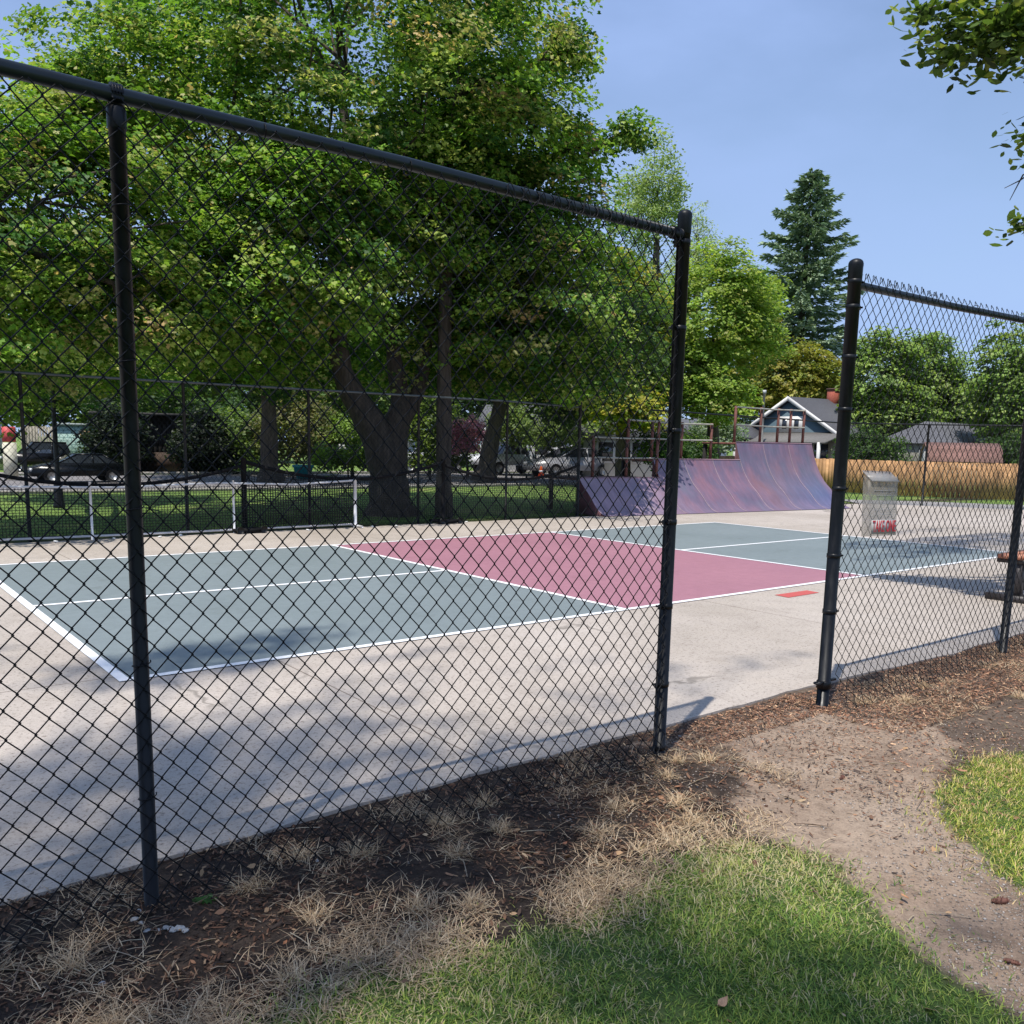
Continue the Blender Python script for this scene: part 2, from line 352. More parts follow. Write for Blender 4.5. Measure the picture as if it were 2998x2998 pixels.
def post_parts(root, x, y, top, rad, dome=True, bands=(), z0=-.06, mat='vinyl', side=-1, name='post', lean=0):
    mb = MB(); mb.tube([(x, y, z0), (x, y, top * .5), (x + lean, y, top)], rad, 20)
    mb.build(name, M[mat], root, True)
    if dome:
        mb = MB(); pr = [(rad * 1.02, -.09), (rad * 1.10, -.085), (rad * 1.12, -.02), (rad * 1.16, -.012), (rad * 1.14, 0)]
        pr += [(rad * 1.12 * math.cos(a), rad * .75 * math.sin(a)) for a in np.linspace(.1, 1.5, 6)]
        mb.lathe((x + lean, y, top), pr, 20); mb.build('post_cap', M[mat], root, True)
    for z in bands:
        mb = MB(); mb.lathe((x, y, z), [(rad * 1.0, -.013), (rad * 1.10, -.012), (rad * 1.10, .012), (rad * 1.0, .013)], 20)
        mb.box((x + side * (rad + .012), y - .006, z), (.034, .012, .024)); mb.tube([(x + side * (rad + .016), y - .03, z), (x + side * (rad + .016), y + .025, z)], .006, 6)
        mb.build('brace_band', M[mat], root)

def near_left_fence():
    root = empty('chain_link_fence', (-.65, YF, 0), 0, 'near black chain-link fence left of the gateway with heavy top rail', 'fence')
    Lc = empty('tmp'); bpy.data.objects.remove(Lc)
    ox = -.65
    def P(x): return x - ox
    # children coordinates are local to the root (at x=-.65, y=YF)
    post_parts(root, 0, 0, 2.50, .0240, dome=False)
    post_parts(root, P(1.86), 0, 2.615, .0300, True, (2.49, 2.10, 1.62, 1.18, .76, .36, .03))
    post_parts(root, -2.46, 0, 2.50, .0240, dome=False)
    mb = MB(); zr = 2.525; mb.tube([(-4, 0, zr - .005), (-2.4, 0, zr), (0, 0, zr + .004), (1.0, 0, zr + .012), (P(1.84), 0, zr)], .0225, 16); mb.build('top_rail', M['green_rail'], root, True)
    # loop cap over the rail at the line post
    mb = MB()
    for s in (-1,):
        pts = [(0, -.026 * math.cos(a) , zr + .004 + .027 * math.sin(a)) for a in np.linspace(-.6, math.pi + .6, 14)]
        for dx in (-.012, -.004, .004, .012): mb.tube([(dx, b, c) for _, b, c in pts], .0055, 8)
    mb.lathe((0, 0, zr - .04), [(.0243, -.055), (.0275, -.05), (.0275, .005), (.022, .012)], 18)
    mb.build('rail_loop_cap', M['vinyl'], root, True)
    # rail end cup at gate post
    mb = MB(); mb.tube([(P(1.86) - .085, 0, zr), (P(1.86) - .03, 0, zr - .004)], .028, 14); mb.box((P(1.86) - .045, -.002, zr - .035), (.02, .03, .05)); mb.build('rail_end_cup', M['vinyl'], root)
    mb = MB(); mb.tube([(P(1.805), -.012, .02), (P(1.805), -.012, 2.50)], .006, 6); mb.build('tension_bar', M['wire'], root)
    def top(x): return (2.515 + .035 * max(0, min(1, (x) / 1.9))) if x < P(1.80) else 2.53
    def wp(V):
        V = V.copy(); x, z = V[:, 0], V[:, 2]
        V[:, 1] += .006 * np.sin(2.3 * x + 1.1 * z) - .05 * np.exp(-np.maximum(z, 0) / .12) * (1 + .4 * np.sin(3 * x)); V[:, 0] += .003 * np.sin(5 * z + x); V[:, 2] += .004 * np.sin(4.1 * x)
        V[:, 1] += -.03; return V
    v, f = chainlink(-2.48, P(1.835), lambda x: -.015 + .012 * math.sin(5 * x), top, pz=.089, r=.0023, warp=wp)
    mesh_obj('chain_link_mesh', v, f, M['wire'], root, None, True)
    # ties & loops over the rail
    mb = MB()
    for i in range(14):
        x = P(1.80) - i * .081 - .02
        if i < 13:
            h = .018 - .0013 * i
            pts = [(x + .02, -.032, zr - .03), (x + .006, -.036, zr + .004), (x - .004, -.034, zr + .018 + h), (x - .012, -.028, zr + .024 + h), (x - .018, -.03, zr + .012 + h), (x - .024, -.036, zr - .012), (x - .036, -.034, zr - .035)]
            MB().tube(pts, .0021, 5).build('fabric_barb', M['wire'], root)
    for x in (.45, 1.0, 1.6, -.5):
        MB().tube([(x, -.03 * math.cos(a), zr + .027 * math.sin(a)) for a in np.linspace(0, 2 * math.pi, 14)], .0022, 5).build('tie_wire', M['wire'], root)
    for z in (.35, .8, 1.3, 1.75, 2.2):
        MB().tube([(.028 * math.cos(a), .03 * math.sin(a) - .005, z + .004 * a) for a in np.linspace(0, 2 * math.pi, 14)], .0022, 5).build('tie_wire', M['wire'], root)
near_left_fence()

def near_right_fence():
    ox = 3.345
    root = empty('chain_link_fence', (ox, YF + .01, 0), 0, 'near black chain-link fence right of the gateway holding the TAKE ONE flyer box', 'fence')
    def P(x): return x - ox
    post_parts(root, 0, 0, 2.60, .0365, True, (2.50, 2.36, 2.08, 1.78, 1.32, .92, .58), side=1)
    mb = MB(); mb.lathe((0, 0, .13), [(.0365, -.03), (.044, -.028), (.044, .012), (.038, .02)], 20); mb.box((-.05, -.01, .145), (.07, .03, .012)); mb.box((.06, -.01, .145), (.09, .02, .012))
    mb.tube([(-.085 + .02 * math.cos(a), -.01 + .02 * math.sin(a), .145) for a in np.linspace(0, 6.28, 12)], .006, 6); mb.build('hinge_collar', M['vinyl'], root)
    post_parts(root, P(5.86), 0, 2.47, .0300, False)
    post_parts(root, P(8.35), 0, 2.47, .0300, False)
    zr = 2.495
    mb = MB(); mb.tube([(.03, 0, zr - .01), (1.2, 0, zr - .004), (2.5, 0, zr + .02), (5.2, 0, zr + .01), (9, 0, zr)], .0225, 14); mb.build('top_rail', M['green_rail'], root, True)
    mb = MB(); mb.tube([(.045, -.012, .12), (.045, -.012, 2.50)], .006, 6); mb.build('tension_bar', M['wire'], root)
    for x in (P(5.86), P(8.35)):
        mb = MB(); mb.tube([(x, -.028 * math.cos(a), zr + .027 * math.sin(a)) for a in np.linspace(0, 2 * math.pi, 14)], .005, 8); mb.lathe((x, 0, zr - .045), [(.0303, -.05), (.034, -.045), (.034, .01), (.026, .015)], 16); mb.build('rail_loop_cap', M['vinyl'], root)
    def wp(V):
        V = V.copy(); x, z = V[:, 0], V[:, 2]
        V[:, 1] += -.035 + .006 * np.sin(2.1 * x + 1.7 * z) - (.13 * np.exp(-np.maximum(z, 0) / .11)) * (1 + .3 * np.sin(2.2 * x)); V[:, 0] += .004 * np.sin(5 * z + x) + .01 * np.exp(-((z - 1.1) ** 2 + (x - .68) ** 2) / .004)
        V[:, 2] += .005 * np.sin(4.1 * x + z); return V
    v, f = chainlink(.03, P(9.2), lambda x: -.02 + .02 * math.sin(3 * x), lambda x: 2.545 - (.02 if x > 1 else 0), pz=.092, r=.0021, warp=wp)
    mesh_obj('chain_link_mesh', v, f, M['wire_dusty'], root, None, True)
    mb = MB()
    for i in range(34):
        x = .06 + i * .08; zz = zr + .02 * (x / 2.5)
        h = .024 if i < 9 else .010
        a = .6 * math.sin(i * 2.4)
        pts = [(x - .02, -.04, zz + .01), (x - .006 + .004 * a, -.034, zz + .02 + h * .6), (x + .002, -.028, zz + .024 + h), (x + .012, -.026, zz + .03 + h), (x + .017, -.03, zz + .018 + h), (x + .013 - .004 * a, -.036, zz + .018 + h * .5), (x + .02, -.04, zz + .005)]
        MB().tube(pts, .0022, 5).build('fabric_barb', M['wire'], root)
    for x in (.4, .9, 1.5, 2.1, 3.2): MB().tube([(x, -.03 * math.cos(a), zr + .01 + .027 * math.sin(a)) for a in np.linspace(0, 6.28, 12)], .0022, 5).build('tie_wire', M['wire'], root)
near_right_fence()

def far_fence():
    root = empty('chain_link_fence', (0, 8.6, 0), 0, 'long black chain-link fence along the far side of the court behind the nets', 'fence')
    xs = (-3.4, -1.2, 1.03, 3.31, 5.44, 7.68, 9.8, 11.8)
    for x in xs:
        mb = MB(); mb.tube([(x, 0, -.1), (x, 0, 2.38 if x < 11 else 2.45)], .026 if x < 11 else .036, 10); mb.build('post', M['far_wire'], root, True)
        if x > 11:
            mb = MB(); mb.lathe((x, 0, 2.45), [(.04, -.06), (.042, 0), (.03, .03), (.008, .04)], 12); mb.build('post_cap', M['far_wire'], root)
    mb = MB(); mb.tube([(-5, 0, 2.385), (4, 0, 2.39), (9.8, 0, 2.39), (11.8, 0, 2.35)], .021, 10); mb.build('top_rail', flat('far_rail', (.06, .07, .07), .4, .2, 5, spec=.6), root, True)
    v, f = chainlink(-3.6, 11.78, lambda x: 0, lambda x: 2.38, p=.08, pz=.10, r=.0025, sides=3, detail=False)
    mesh_obj('chain_link_mesh', v, f, M['far_wire'], root)
    # return at the corner toward the park
    mb = MB()
    v, f = chainlink(0, 1.6, lambda x: 0, lambda x: 2.34, r=.0025, sides=3, detail=False); v = v[:, [1, 0, 2]]; v[:, 0] += 11.8
    mesh_obj('return_panel', v, f, M['far_wire'], root)
far_fence()
def right_fence():
    base = at(1600, 955, 30)[:2]
    pts = [(22.3, 8.8), (24.3, 7.2), (25.7, 4.9), (27.0, 2.2), (28, -.5)]
    root = empty('chain_link_fence', (pts[0][0], pts[0][1], 0), 0, 'distant black chain-link fence at the right end of the court before the wooden fence', 'fence')
    a0 = np.array(pts[0])
    for x, y in pts:
        mb = MB(); mb.tube([(x - a0[0], y - a0[1], -.1), (x - a0[0], y - a0[1], 2.35)], .032, 8); mb.build('post', M['far_wire'], root, True)
    # steel wire rail continuing to the left behind the ramp
    mb = MB(); mb.tube([(-7, 1.0, 2.45)] + [(x - a0[0], y - a0[1], 2.34) for x, y in pts], .02, 8); mb.build('top_rail', M['far_wire'], root, True)
    for (p, q) in zip(pts[:-1], pts[1:]):
        d = np.array(q) - np.array(p); Lg = np.linalg.norm(d); d /= Lg
        v, f = chainlink(0, Lg, lambda x: 0, lambda x: 2.33, r=.0025, sides=3, detail=False)
        w = np.zeros_like(v); w[:, :2] = np.array(p) - a0 + v[:, :1] * d + v[:, 1:2] * np.array([-d[1], d[0]]); w[:, 2] = v[:, 2]
        mesh_obj('chain_link_mesh', w, f, M['far_wire'], root)
right_fence()

# ------------------------------------------------------------------ flyer box
def flyer_box():
    root = empty('flyer_box', (3.70, YF - .07, 1.03), 0, 'clear plastic flyer box marked TAKE ONE hanging on the right fence', 'flyer box')
    m, nt, b = newmat('clear_plastic'); b.inputs['Base Color'].default_value = (.40, .37, .33, 1); b.inputs['Roughness'].default_value = .4; b.inputs['Specular IOR Level'].default_value = .4
    v = coords(nt); f = noise(nt, v, 9, 5); al = ramp(nt, f, [(.3, (.16,) * 3), (.7, (.34,) * 3)]); nt.links.new(al, b.inputs['Alpha'])
    W2, Hh, D = .155, .385, .05
    mb = MB(); mb.box((0, D / 2, Hh / 2), (2 * W2, .003, Hh)); mb.build('back_panel', m, root)
    mb = MB(); mb.box((0, -D / 2, Hh / 2 - .02), (2 * W2, .003, Hh - .04)); mb.build('front_panel', m, root)
    for s in (-1, 1):
        mb = MB(); mb.box((s * W2, 0, Hh / 2 - .01), (.004, D, Hh - .02)); mb.build('side_panel', m, root)
    m2, nt, b = newmat('sleeve'); b.inputs['Base Color'].default_value = (.4, .39, .38, 1); b.inputs['Roughness'].default_value = .35; b.inputs['Alpha'].default_value = .5; b.inputs['Specular IOR Level'].default_value = .7
    mb = MB(); mb.extr([(-W2 - .006, -D / 2 - .012, Hh - .05), (-W2 - .006, D / 2 + .004, Hh + .012), (-W2 - .006, D / 2 + .004, Hh + .004), (-W2 - .006, -D / 2 - .008, Hh - .058)], (2 * W2 + .012, 0, 0)); mb.build('lid', m2, root)
    mb = MB()
    for z, w in ((.275, .26), (.245, .22), (.16, .24), (.13, .2)): mb.box((.01, -D / 2 - .003, z), (w, .002, .003))
    mb.build('moulded_ridge', m2, root)
    mb = MB(); mb.box((0, -D / 2 - .0035, .055), (2 * W2 - .03, .002, .085)); lab = mb.build('sticker', flat('sticker_white', (.42, .405, .385), .5, .06, 20), root)
    cu = bpy.data.curves.new('txt', 'FONT'); cu.body = 'TAKE ONE'; cu.size = .088; cu.align_x = 'CENTER'; cu.align_y = 'CENTER'; cu.extrude = .0008; cu.offset = .0005
    to = bpy.data.objects.new('txt', cu); COL.objects.link(to); bpy.context.view_layer.update()
    me = bpy.data.meshes.new_from_object(to.evaluated_get(bpy.context.evaluated_depsgraph_get())); bpy.data.objects.remove(to)
    co = np.zeros(len(me.vertices) * 3); me.vertices.foreach_get('co', co); co = co.reshape(-1, 3)
    co[:, 0] *= .27 / (co[:, 0].max() - co[:, 0].min()); co[:, 1] *= .072 / (co[:, 1].max() - co[:, 1].min())
    n = np.stack([co[:, 0] + .005, -D / 2 - .0062 - co[:, 2], co[:, 1] + .055], -1)
    me.vertices.foreach_set('co', n.ravel().astype(np.float32)); me.update(); me.materials.append(flat('letter_red', (.55, .03, .04), .5, .1, 20))
    o = bpy.data.objects.new('lettering', me); COL.objects.link(o); o.parent = lab
    root.rotation_euler = (R(-4), R(1.5), R(0))
flyer_box()

# ------------------------------------------------------------------ quarter-pipe ramp
def ramp_obj():
    th = R(-5.7); S0 = -8.42
    root = empty('skate_ramp', (20.57 + S0 * math.cos(th), 7.25 + S0 * math.sin(th), 0), th, 'weathered purple quarter-pipe skate ramp in three stepped heights with rusty guard rails', 'skate ramp')
    m, nt, b = newmat('ramp_skin'); tc = N(nt, 'ShaderNodeTexCoord'); v = tc.outputs['Object']
    sx = N(nt, 'ShaderNodeSeparateXYZ'); nt.links.new(v, sx.inputs[0])
    mp = N(nt, 'ShaderNodeMapping'); mp.inputs['Scale'].default_value = (1.0, .5, .5); nt.links.new(v, mp.inputs[0])
    big = noise(nt, mp.outputs[0], 1.1, 6, .65); mp2 = N(nt, 'ShaderNodeMapping'); mp2.inputs['Scale'].default_value = (2.2, .4, .4); nt.links.new(v, mp2.inputs[0]); streak = noise(nt, mp2.outputs[0], 4, 7, .75)
    c = ramp(nt, big, [(.30, (.25, .115, .13)), (.42, (.235, .135, .185)), (.52, (.165, .125, .19)), (.62, (.135, .135, .19)), (.74, (.12, .13, .22))])
    # bluer at the foot on the right, redder at the rim
    def band(vec, lo, hi):
        mr = N(nt, 'ShaderNodeMapRange'); mr.inputs[1].default_value = lo; mr.inputs[2].default_value = hi; nt.links.new(vec, mr.inputs[0]); return mr.outputs[0]
    bx = band(sx.outputs[0], 6.0, 8.6); bz = band(sx.outputs[2], .95, .1); mm = N(nt, 'ShaderNodeMath', operation='MULTIPLY'); nt.links.new(bx, mm.inputs[0]); nt.links.new(bz, mm.inputs[1])
    c = mix(nt, c, (.06, .105, .34), mm.outputs[0])
    bx2 = band(sx.outputs[0], 5.2, 6.4); bz2 = band(sx.outputs[2], 1.75, .7); mr2 = N(nt, 'ShaderNodeMath', operation='MULTIPLY'); nt.links.new(bx2, mr2.inputs[0]); nt.links.new(bz2, mr2.inputs[1])
    c = mix(nt, c, (.145, .155, .19), mix(nt, mr2.outputs[0], (0, 0, 0), .6))
    lx = band(sx.outputs[0], 3.2, .5); c = mix(nt, c, (.48, .36, .44), mix(nt, lx, (0, 0, 0), .35))
    pz_ = band(sx.outputs[2], .35, .0); c = mix(nt, c, (.24, .17, .24), mix(nt, mix(nt, pz_, streak, .5, 'MULTIPLY'), (0, 0, 0), .45))
    rx = band(sx.outputs[0], 8.1, 8.62); c = mix(nt, c, (.34, .16, .17), mix(nt, rx, (0, 0, 0), .35))
    c = mix(nt, c, ramp(nt, streak, [(.25, (.6, .6, .62)), (.5, (.84, .84, .84)), (.75, (1.15, 1.12, 1.1))]), .9, 'MULTIPLY')
    nt.links.new(c, b.inputs['Base Color']); b.inputs['Roughness'].default_value = .55; b.inputs['Specular IOR Level'].default_value = .4
    nt.links.new(mix(nt, c, (1.0, 1.0, 1.0), 0.0), b.inputs['Base Color'])
    seam = flat('ramp_seam', (.33, .25, .28), .6, .2, 9); rust = flat('rust', (.17, .065, .05), .8, .4, 8, bumpd=.002); dark = flat('ramp_under', (.02, .015, .015), .9, .3, 4); pipe = flat('rail_pipe', (.30, .29, .24), .5, .3, 6)
    # one shared curve, each section cut off at its own height
    prof = np.array([(0, 0.0), (.2, .05), (.4, .2), (.57, .39), (.91, .66), (1.13, .95), (1.30, 1.27), (1.45, 1.72)])
    ty = np.linspace(0, 1.45, 60); tz = np.interp(ty, prof[:, 0], prof[:, 1])
    for _ in range(12): tz[1:-1] = (tz[:-2] + 2 * tz[1:-1] + tz[2:]) / 4
    side = flat('ramp_side', (.12, .05, .055), .8, .3, 4)
    def sect(xa, xb, h):
        zz = np.linspace(0, h, 26); yy = np.interp(zz, tz, ty); n = len(zz); nx = 8; yr = yy[-1]; mb = MB()
        for k in range(nx):
            u0, u1 = xa + (xb - xa) * k / nx, xa + (xb - xa) * (k + 1) / nx
            i = np.arange(n - 1); mb.add(np.concatenate([np.stack([np.full(n, u0), yy, zz + .012], -1), np.stack([np.full(n, u1), yy, zz + .012], -1)]), [np.stack([i, i + n, i + n + 1, i + 1], -1)])
        mb.build('riding_surface', m, root, True)
        for q in (.333, .667, 1.0):
            if q == 1.0 and xb > 8: continue
            x_ = xa + (xb - xa) * q; MB().tube([(x_, a - .004, c_ + .013) for a, c_ in zip(yy, zz)], .008, 4).build('seam_strip', seam, root)
        for x_ in (xa + .004, xb - .03):
            MB().extr([(x_, a, c_) for a, c_ in zip(yy, zz)] + [(x_, yr + .02, h), (x_, yr + .02, 0)], (.026, 0, 0)).build('side_panel', side, root)
        MB().tube([(xa, yr, h + .005), (xb, yr, h + .005)], .018, 8).build('coping', flat('coping%d' % int(xa), (.22, .13, .16), .5, .2, 5), root, True)
        MB().box(((xa + xb) / 2, yr + .64, h - .03), (xb - xa, 1.2, .05)).build('deck', rust, root)
        for px in np.linspace(xa + .08, xb - .08, 3): MB().box((px, yr + 1.2, h / 2 - .03), (.08, .08, h - .06)).build('deck_leg', dark, root)
        return yr
    y0 = sect(0, 2.42, .80); y1 = sect(2.42, 5.42, 1.24); y2 = sect(5.42, 8.42, 1.70)
    def rail(posts, z0, ztop, mids, yr):
        yr = yr + .1
        for x in posts: MB().box((x, yr, (z0 + ztop) / 2), (.055, .05, ztop - z0)).build('guard_post', rust, root)
        for z in mids + [ztop - .03]:
            MB().tube([(posts[0], yr - .03, z), ((posts[0] + posts[-1]) / 2, yr - .035, z - .012), (posts[-1], yr - .03, z)], .02, 8).build('guard_rail', pipe, root, True)
    rail([5.45, 6.42, 7.1, 7.6, 8.15], 1.7, 2.64, [2.15], y2)
    rail([2.45, 3.42, 4.44], 1.24, 2.16, [1.73], y1)
    rail([4.55, 4.44], 1.6, 2.64, [], y1) if 0 else None
    rail([.45, 1.45, 2.40], .8, 1.76, [1.27], y0)
    rail([1.47, 2.42], 1.6, 2.18, [], y0)
ramp_obj()

# ------------------------------------------------------------------ portable nets
white = flat('white_pvc', (.62, .62, .64), .5, .08, 8); netm = flat('net_cord', (.012, .014, .014), .8, .2, 8); tape = flat('net_tape', (.55, .55, .56), .7, .15, 8)
def netmesh(mb, a, b, z0, z1, sag=.06, step=.045, y=0):
    """square-knot netting between x=a and b"""
    n = int((b - a) / step); xs = np.linspace(a, b, n)
    def zt(x): t = (x - a) / (b - a); return z1 - 4 * sag * t * (1 - t)
    for x in xs: mb.beam((x, y, z0), (x, y, zt(x)), .007, .007)
    for k in range(int((z1 - z0) / step) + 1):
        f = k * step / (z1 - z0); pts = [(x, y + .012 * math.sin(9 * x + k), z0 + f * (zt(x) - z0) + .006 * math.sin(6 * x + k)) for x in np.linspace(a, b, 14)]
        mb.tube(pts, .0048, 3, False)
def white_net():
    root = empty('portable_net', (3.75, 8.36, 0), 0, 'white framed portable net with black mesh leaning by the left part of the far fence', 'sports net')
    mb = MB(); netmesh(mb, -4.6, 2.45, .08, .82, .05); mb.build('netting', netm, root)
    mb = MB(); pts = [(-4.6, -.01, .86), (-3, -.01, .80), (-1.6, -.01, .77), (0, -.01, .82), (1.3, -.01, .78), (2.45, -.01, .84)]
    for p, q in zip(pts[:-1], pts[1:]): mb.beam(p, q, .012, .032)
    mb.build('top_tape', tape, root)
    for x in (-1.93, .23, 2.45):
        mb = MB(); mb.tube([(x, 0, 0), (x, 0, .86)], .019 if x < 2 else .030, 10); mb.build('pole', white, root, True)
    mb = MB(); mb.tube([(-4.6, .03, .06), (-1, .03, .05), (2.45, .03, .06)], .018, 8); mb.build('base_bar', white, root, True); MB().tube([(2.47, -.22, .03), (2.47, .2, .03)], .022, 8).build('foot_bar', white, root, True)
white_net()
def black_net():
    root = empty('portable_net', (5.6, 8.46, 0), 0, 'black portable net on wheeled posts sagging along the far fence', 'sports net')
    mb = MB(); netmesh(mb, -1.4, 2.55, .1, 1.16, .3); netmesh(mb, 2.55, 6.1, .1, 1.1, .28); mb.build('netting', netm, root)
    bk = flat('black_band', (.008, .008, .009), .8, .2, 8, spec=.15)
    mb = MB()
    for a, b, z, s in ((-1.4, 2.55, 1.17, .31), (2.55, 6.1, 1.12, .3), (-5.5, -1.4, 1.1, .3)):
        xs = np.linspace(a, b, 12); pp = [(x, -.012, z - 4 * s * ((x - a) / (b - a)) * (1 - (x - a) / (b - a))) for x in xs]
        for p, q in zip(pp[:-1], pp[1:]): mb.beam(p, q, .012, .055)
    mb.build('top_band', bk, root)
    for x in (-1.4, 2.55):
        mb = MB(); mb.tube([(x, 0, .04), (x, 0, 1.22)], .042, 12); p = mb.build('pole', bk, root, True)
        mb = MB(); mb.box((x, -.1, .05), (.5, .4, .05)); mb.build('base_plate', bk, root)
        for s in (-1, 1): MB().tube([(x + s * .2, -.33, .06), (x + s * .2, -.29, .06)], .06, 12).build('wheel', M['vinyl'], root)
black_net()
# pickleballs / windblown litter along the far edge
wl = flat('white_litter', (.75, .75, .72), .6, .05, 9)
for i, (x, y) in enumerate(((1.3, 8.25), (2.1, 8.3), (2.75, 8.22), (3.1, 8.33), (5.2, 8.2), (6.5, 8.28), (6.95, 8.2), (8.6, 8.3))):
    mb = MB(); a = i * 1.3; mb.lathe((0, 0, 0), [(.005, .002), (.03, .006), (.036, .02), (.026, .034), (.006, .038)], 8); o = mb.build('wood_scrap' if 0 else 'pale_leaf', wl)
    o.location = (x, y, 0); o.rotation_euler = (.3 * math.sin(a), .2, a); o.scale = (1, .7, .7)
    tag(o, 'small pale fallen leaf curled at the far edge of the slab', 'leaf', 'pale fallen leaves along the far slab edge')

# ------------------------------------------------------------------ bench
def bench():
    root = empty('park_bench', (8.4, -2.0, 0), R(2), 'park bench with reddish wooden seat and dark frame behind the right fence', 'bench')
    wood = flat('bench_wood', (.42, .17, .10), .6, .25, 9); st = flat('bench_steel', (.03, .024, .024), .5, .3, 9)
    for k in range(3):
        mb = MB(); mb.box((.95, .0 + k * .13, .475), (1.9, .115, .045)); mb.build('seat_plank', wood, root)
    for x in (.08, 1.8):
        mb = MB(); mb.box((x, .12, .225), (.09, .09, .45)); mb.box((x, .13, .43), (.10, .40, .045)); mb.build('leg', st, root)
        mb = MB(); mb.box((x, .13, .035), (.14, .55, .07)); mb.build('foot', st, root)
    mb = MB(); mb.box((.94, .12, .16), (1.64, .06, .08)); mb.build('stretcher', st, root)
bench()

# ------------------------------------------------------------------ lamp post
def lamp():
    p = (2.71, 14.9, 0); root = empty('lamp_post', p, 0, 'slim black lamp post with lantern head beyond the far fence', 'lamp post')
    mb = MB(); mb.lathe((0, 0, 0), [(.12, 0), (.12, .06), (.10, .1), (.085, .5), (.06, .56), (.05, .6), (.042, 3.0), (.05, 3.03)], 12); mb.build('post', M['vinyl'], root, True)
    mb = MB(); mb.lathe((0, 0, 3.03), [(.05, 0), (.10, .04), (.145, .34), (.15, .35)], 6); mb.build('lantern_glass', flat('lamp_glass', (.35, .36, .36), .2, .1, 9), root)
    mb = MB(); mb.lathe((0, 0, 3.38), [(.17, 0), (.14, .05), (.05, .11), (.02, .17), (.005, .19)], 6); mb.build('lantern_roof', M['vinyl'], root)
lamp()

# ------------------------------------------------------------------ foliage generators
MAPLE = np.array([(0, -.45), (.46, -.16), (.20, .04), (.30, .36), (0, .52), (-.30, .36), (-.20, .04), (-.46, -.16)])
OVAL = np.array([(0, -.5), (.22, -.15), (.2, .18), (0, .5), (-.2, .18), (-.22, -.15)])
DIA = np.array([(0, -.5), (.3, 0), (0, .5), (-.3, 0)])
def leafmesh(C, size, shape, cols, rng, tilt=.55, out=None, outw=.5):
    n = len(C); k = len(shape)
    nz = np.stack([rng.normal(0, tilt, n), rng.normal(0, tilt, n), np.ones(n)], -1)
    if out is not None: nz += out * outw
    nz /= np.linalg.norm(nz, axis=1)[:, None]
    a = rng.uniform(0, 2 * math.pi, n); t = np.stack([np.cos(a), np.sin(a), np.zeros(n)], -1)
    ax = np.cross(nz, t); ax /= np.linalg.norm(ax, axis=1)[:, None]; ay = np.cross(nz, ax)
    s = size * rng.uniform(.65, 1.25, n); sh = shape
    V = C[:, None] + s[:, None, None] * (sh[None, :, 0, None] * ax[:, None] + sh[None, :, 1, None] * ay[:, None] - (.45 * np.abs(sh[:, 0]) + .35 * sh[:, 1] ** 2)[None, :, None] * nz[:, None])
    return V.reshape(-1, 3), (np.arange(n)[:, None] * k + np.arange(k)[None]), np.repeat(cols, k, 0)
def pal(rng, n, palette, w, bri=.18):
    P = np.array(palette); i = rng.choice(len(P), n, p=np.array(w) / sum(w)); c = P[i] * rng.uniform(1 - bri, 1 + bri, (n, 1)); return c
def crown(lobes, n_clump, per, clump_r, rng, shell=.55, flat_=.45):
    """lobes: (centre, rx, rz, weight); returns clump centres, outward dirs"""
    w = np.array([(l[1] ** 2) * l[2] * (l[3] if len(l) > 3 else 1) for l in lobes]) ** .7; w /= w.sum()
    idx = rng.choice(len(lobes), n_clump, p=w); d = rng.normal(0, 1, (n_clump, 3)); d /= np.linalg.norm(d, axis=1)[:, None]
    c = np.array([lobes[i][0] for i in idx]); rx = np.array([lobes[i][1] for i in idx]); rz = np.array([lobes[i][2] for i in idx])
    bump_ = 1 + .16 * np.sin(4.1 * d[:, 0] + 3 * d[:, 2] + idx) + .10 * np.sin(9 * d[:, 1] + 7 * d[:, 2])
    rr = (shell + (1 - shell) * rng.uniform(0, 1, n_clump) ** .6) * bump_
    C = c + d * rr[:, None] * np.stack([rx, rx, rz], -1)
    cr = clump_r * rng.uniform(.6, 1.3, n_clump)
    ci = np.repeat(np.arange(n_clump), per); nl = len(ci)
    off = rng.normal(0, 1, (nl, 3)) * .5; off /= np.maximum(1, np.linalg.norm(off, axis=1))[:, None]
    off[:, 2] *= flat_; off *= cr[ci][:, None]
    # drooping spray: outer edge of the clump hangs lower
    o2 = d[ci]; off[:, 2] -= .3 * (off[:, 0] * o2[:, 0] + off[:, 1] * o2[:, 1])
    return C, d, ci, C[ci] + off
def limbs(mb, base, fork, lobes, C, rng, r0, twigs=60, col=None):
    """limbs from fork to lobe centres and twigs to clumps"""
    ends = []
    for l in lobes:
        c = np.array(l[0], float); b = np.array(fork[rng.integers(len(fork))], float) if len(fork) > 1 else np.array(fork[0], float)
        b = min([np.array(f, float) for f in fork], key=lambda f: np.linalg.norm(f - c)); L_ = np.linalg.norm(c - b)
        t = np.linspace(0, 1, 8)[:, None]; m_ = b + (c - b) * t + np.array([0, 0, 1.0]) * (np.sin(t * math.pi) * .12 * L_); m_[1:-1] += rng.normal(0, .05 * L_ ** .5, (6, 3))
        mb.tube(m_, np.linspace(r0, r0 * .4, 8), 7); ends.append((c, m_))
    if twigs:
        sel = rng.choice(len(C), min(twigs, len(C)), replace=False)
        for i in sel:
            c = C[i]; best = min(ends, key=lambda e: np.linalg.norm(e[0] - c))[1]; b = best[rng.integers(4, 8)]
            t = np.linspace(0, 1, 5)[:, None]; m_ = b + (c - b) * t; m_[1:-1] += rng.normal(0, .12, (3, 3)); mb.tube(m_, np.linspace(r0 * .3, .012, 5), 5, False)
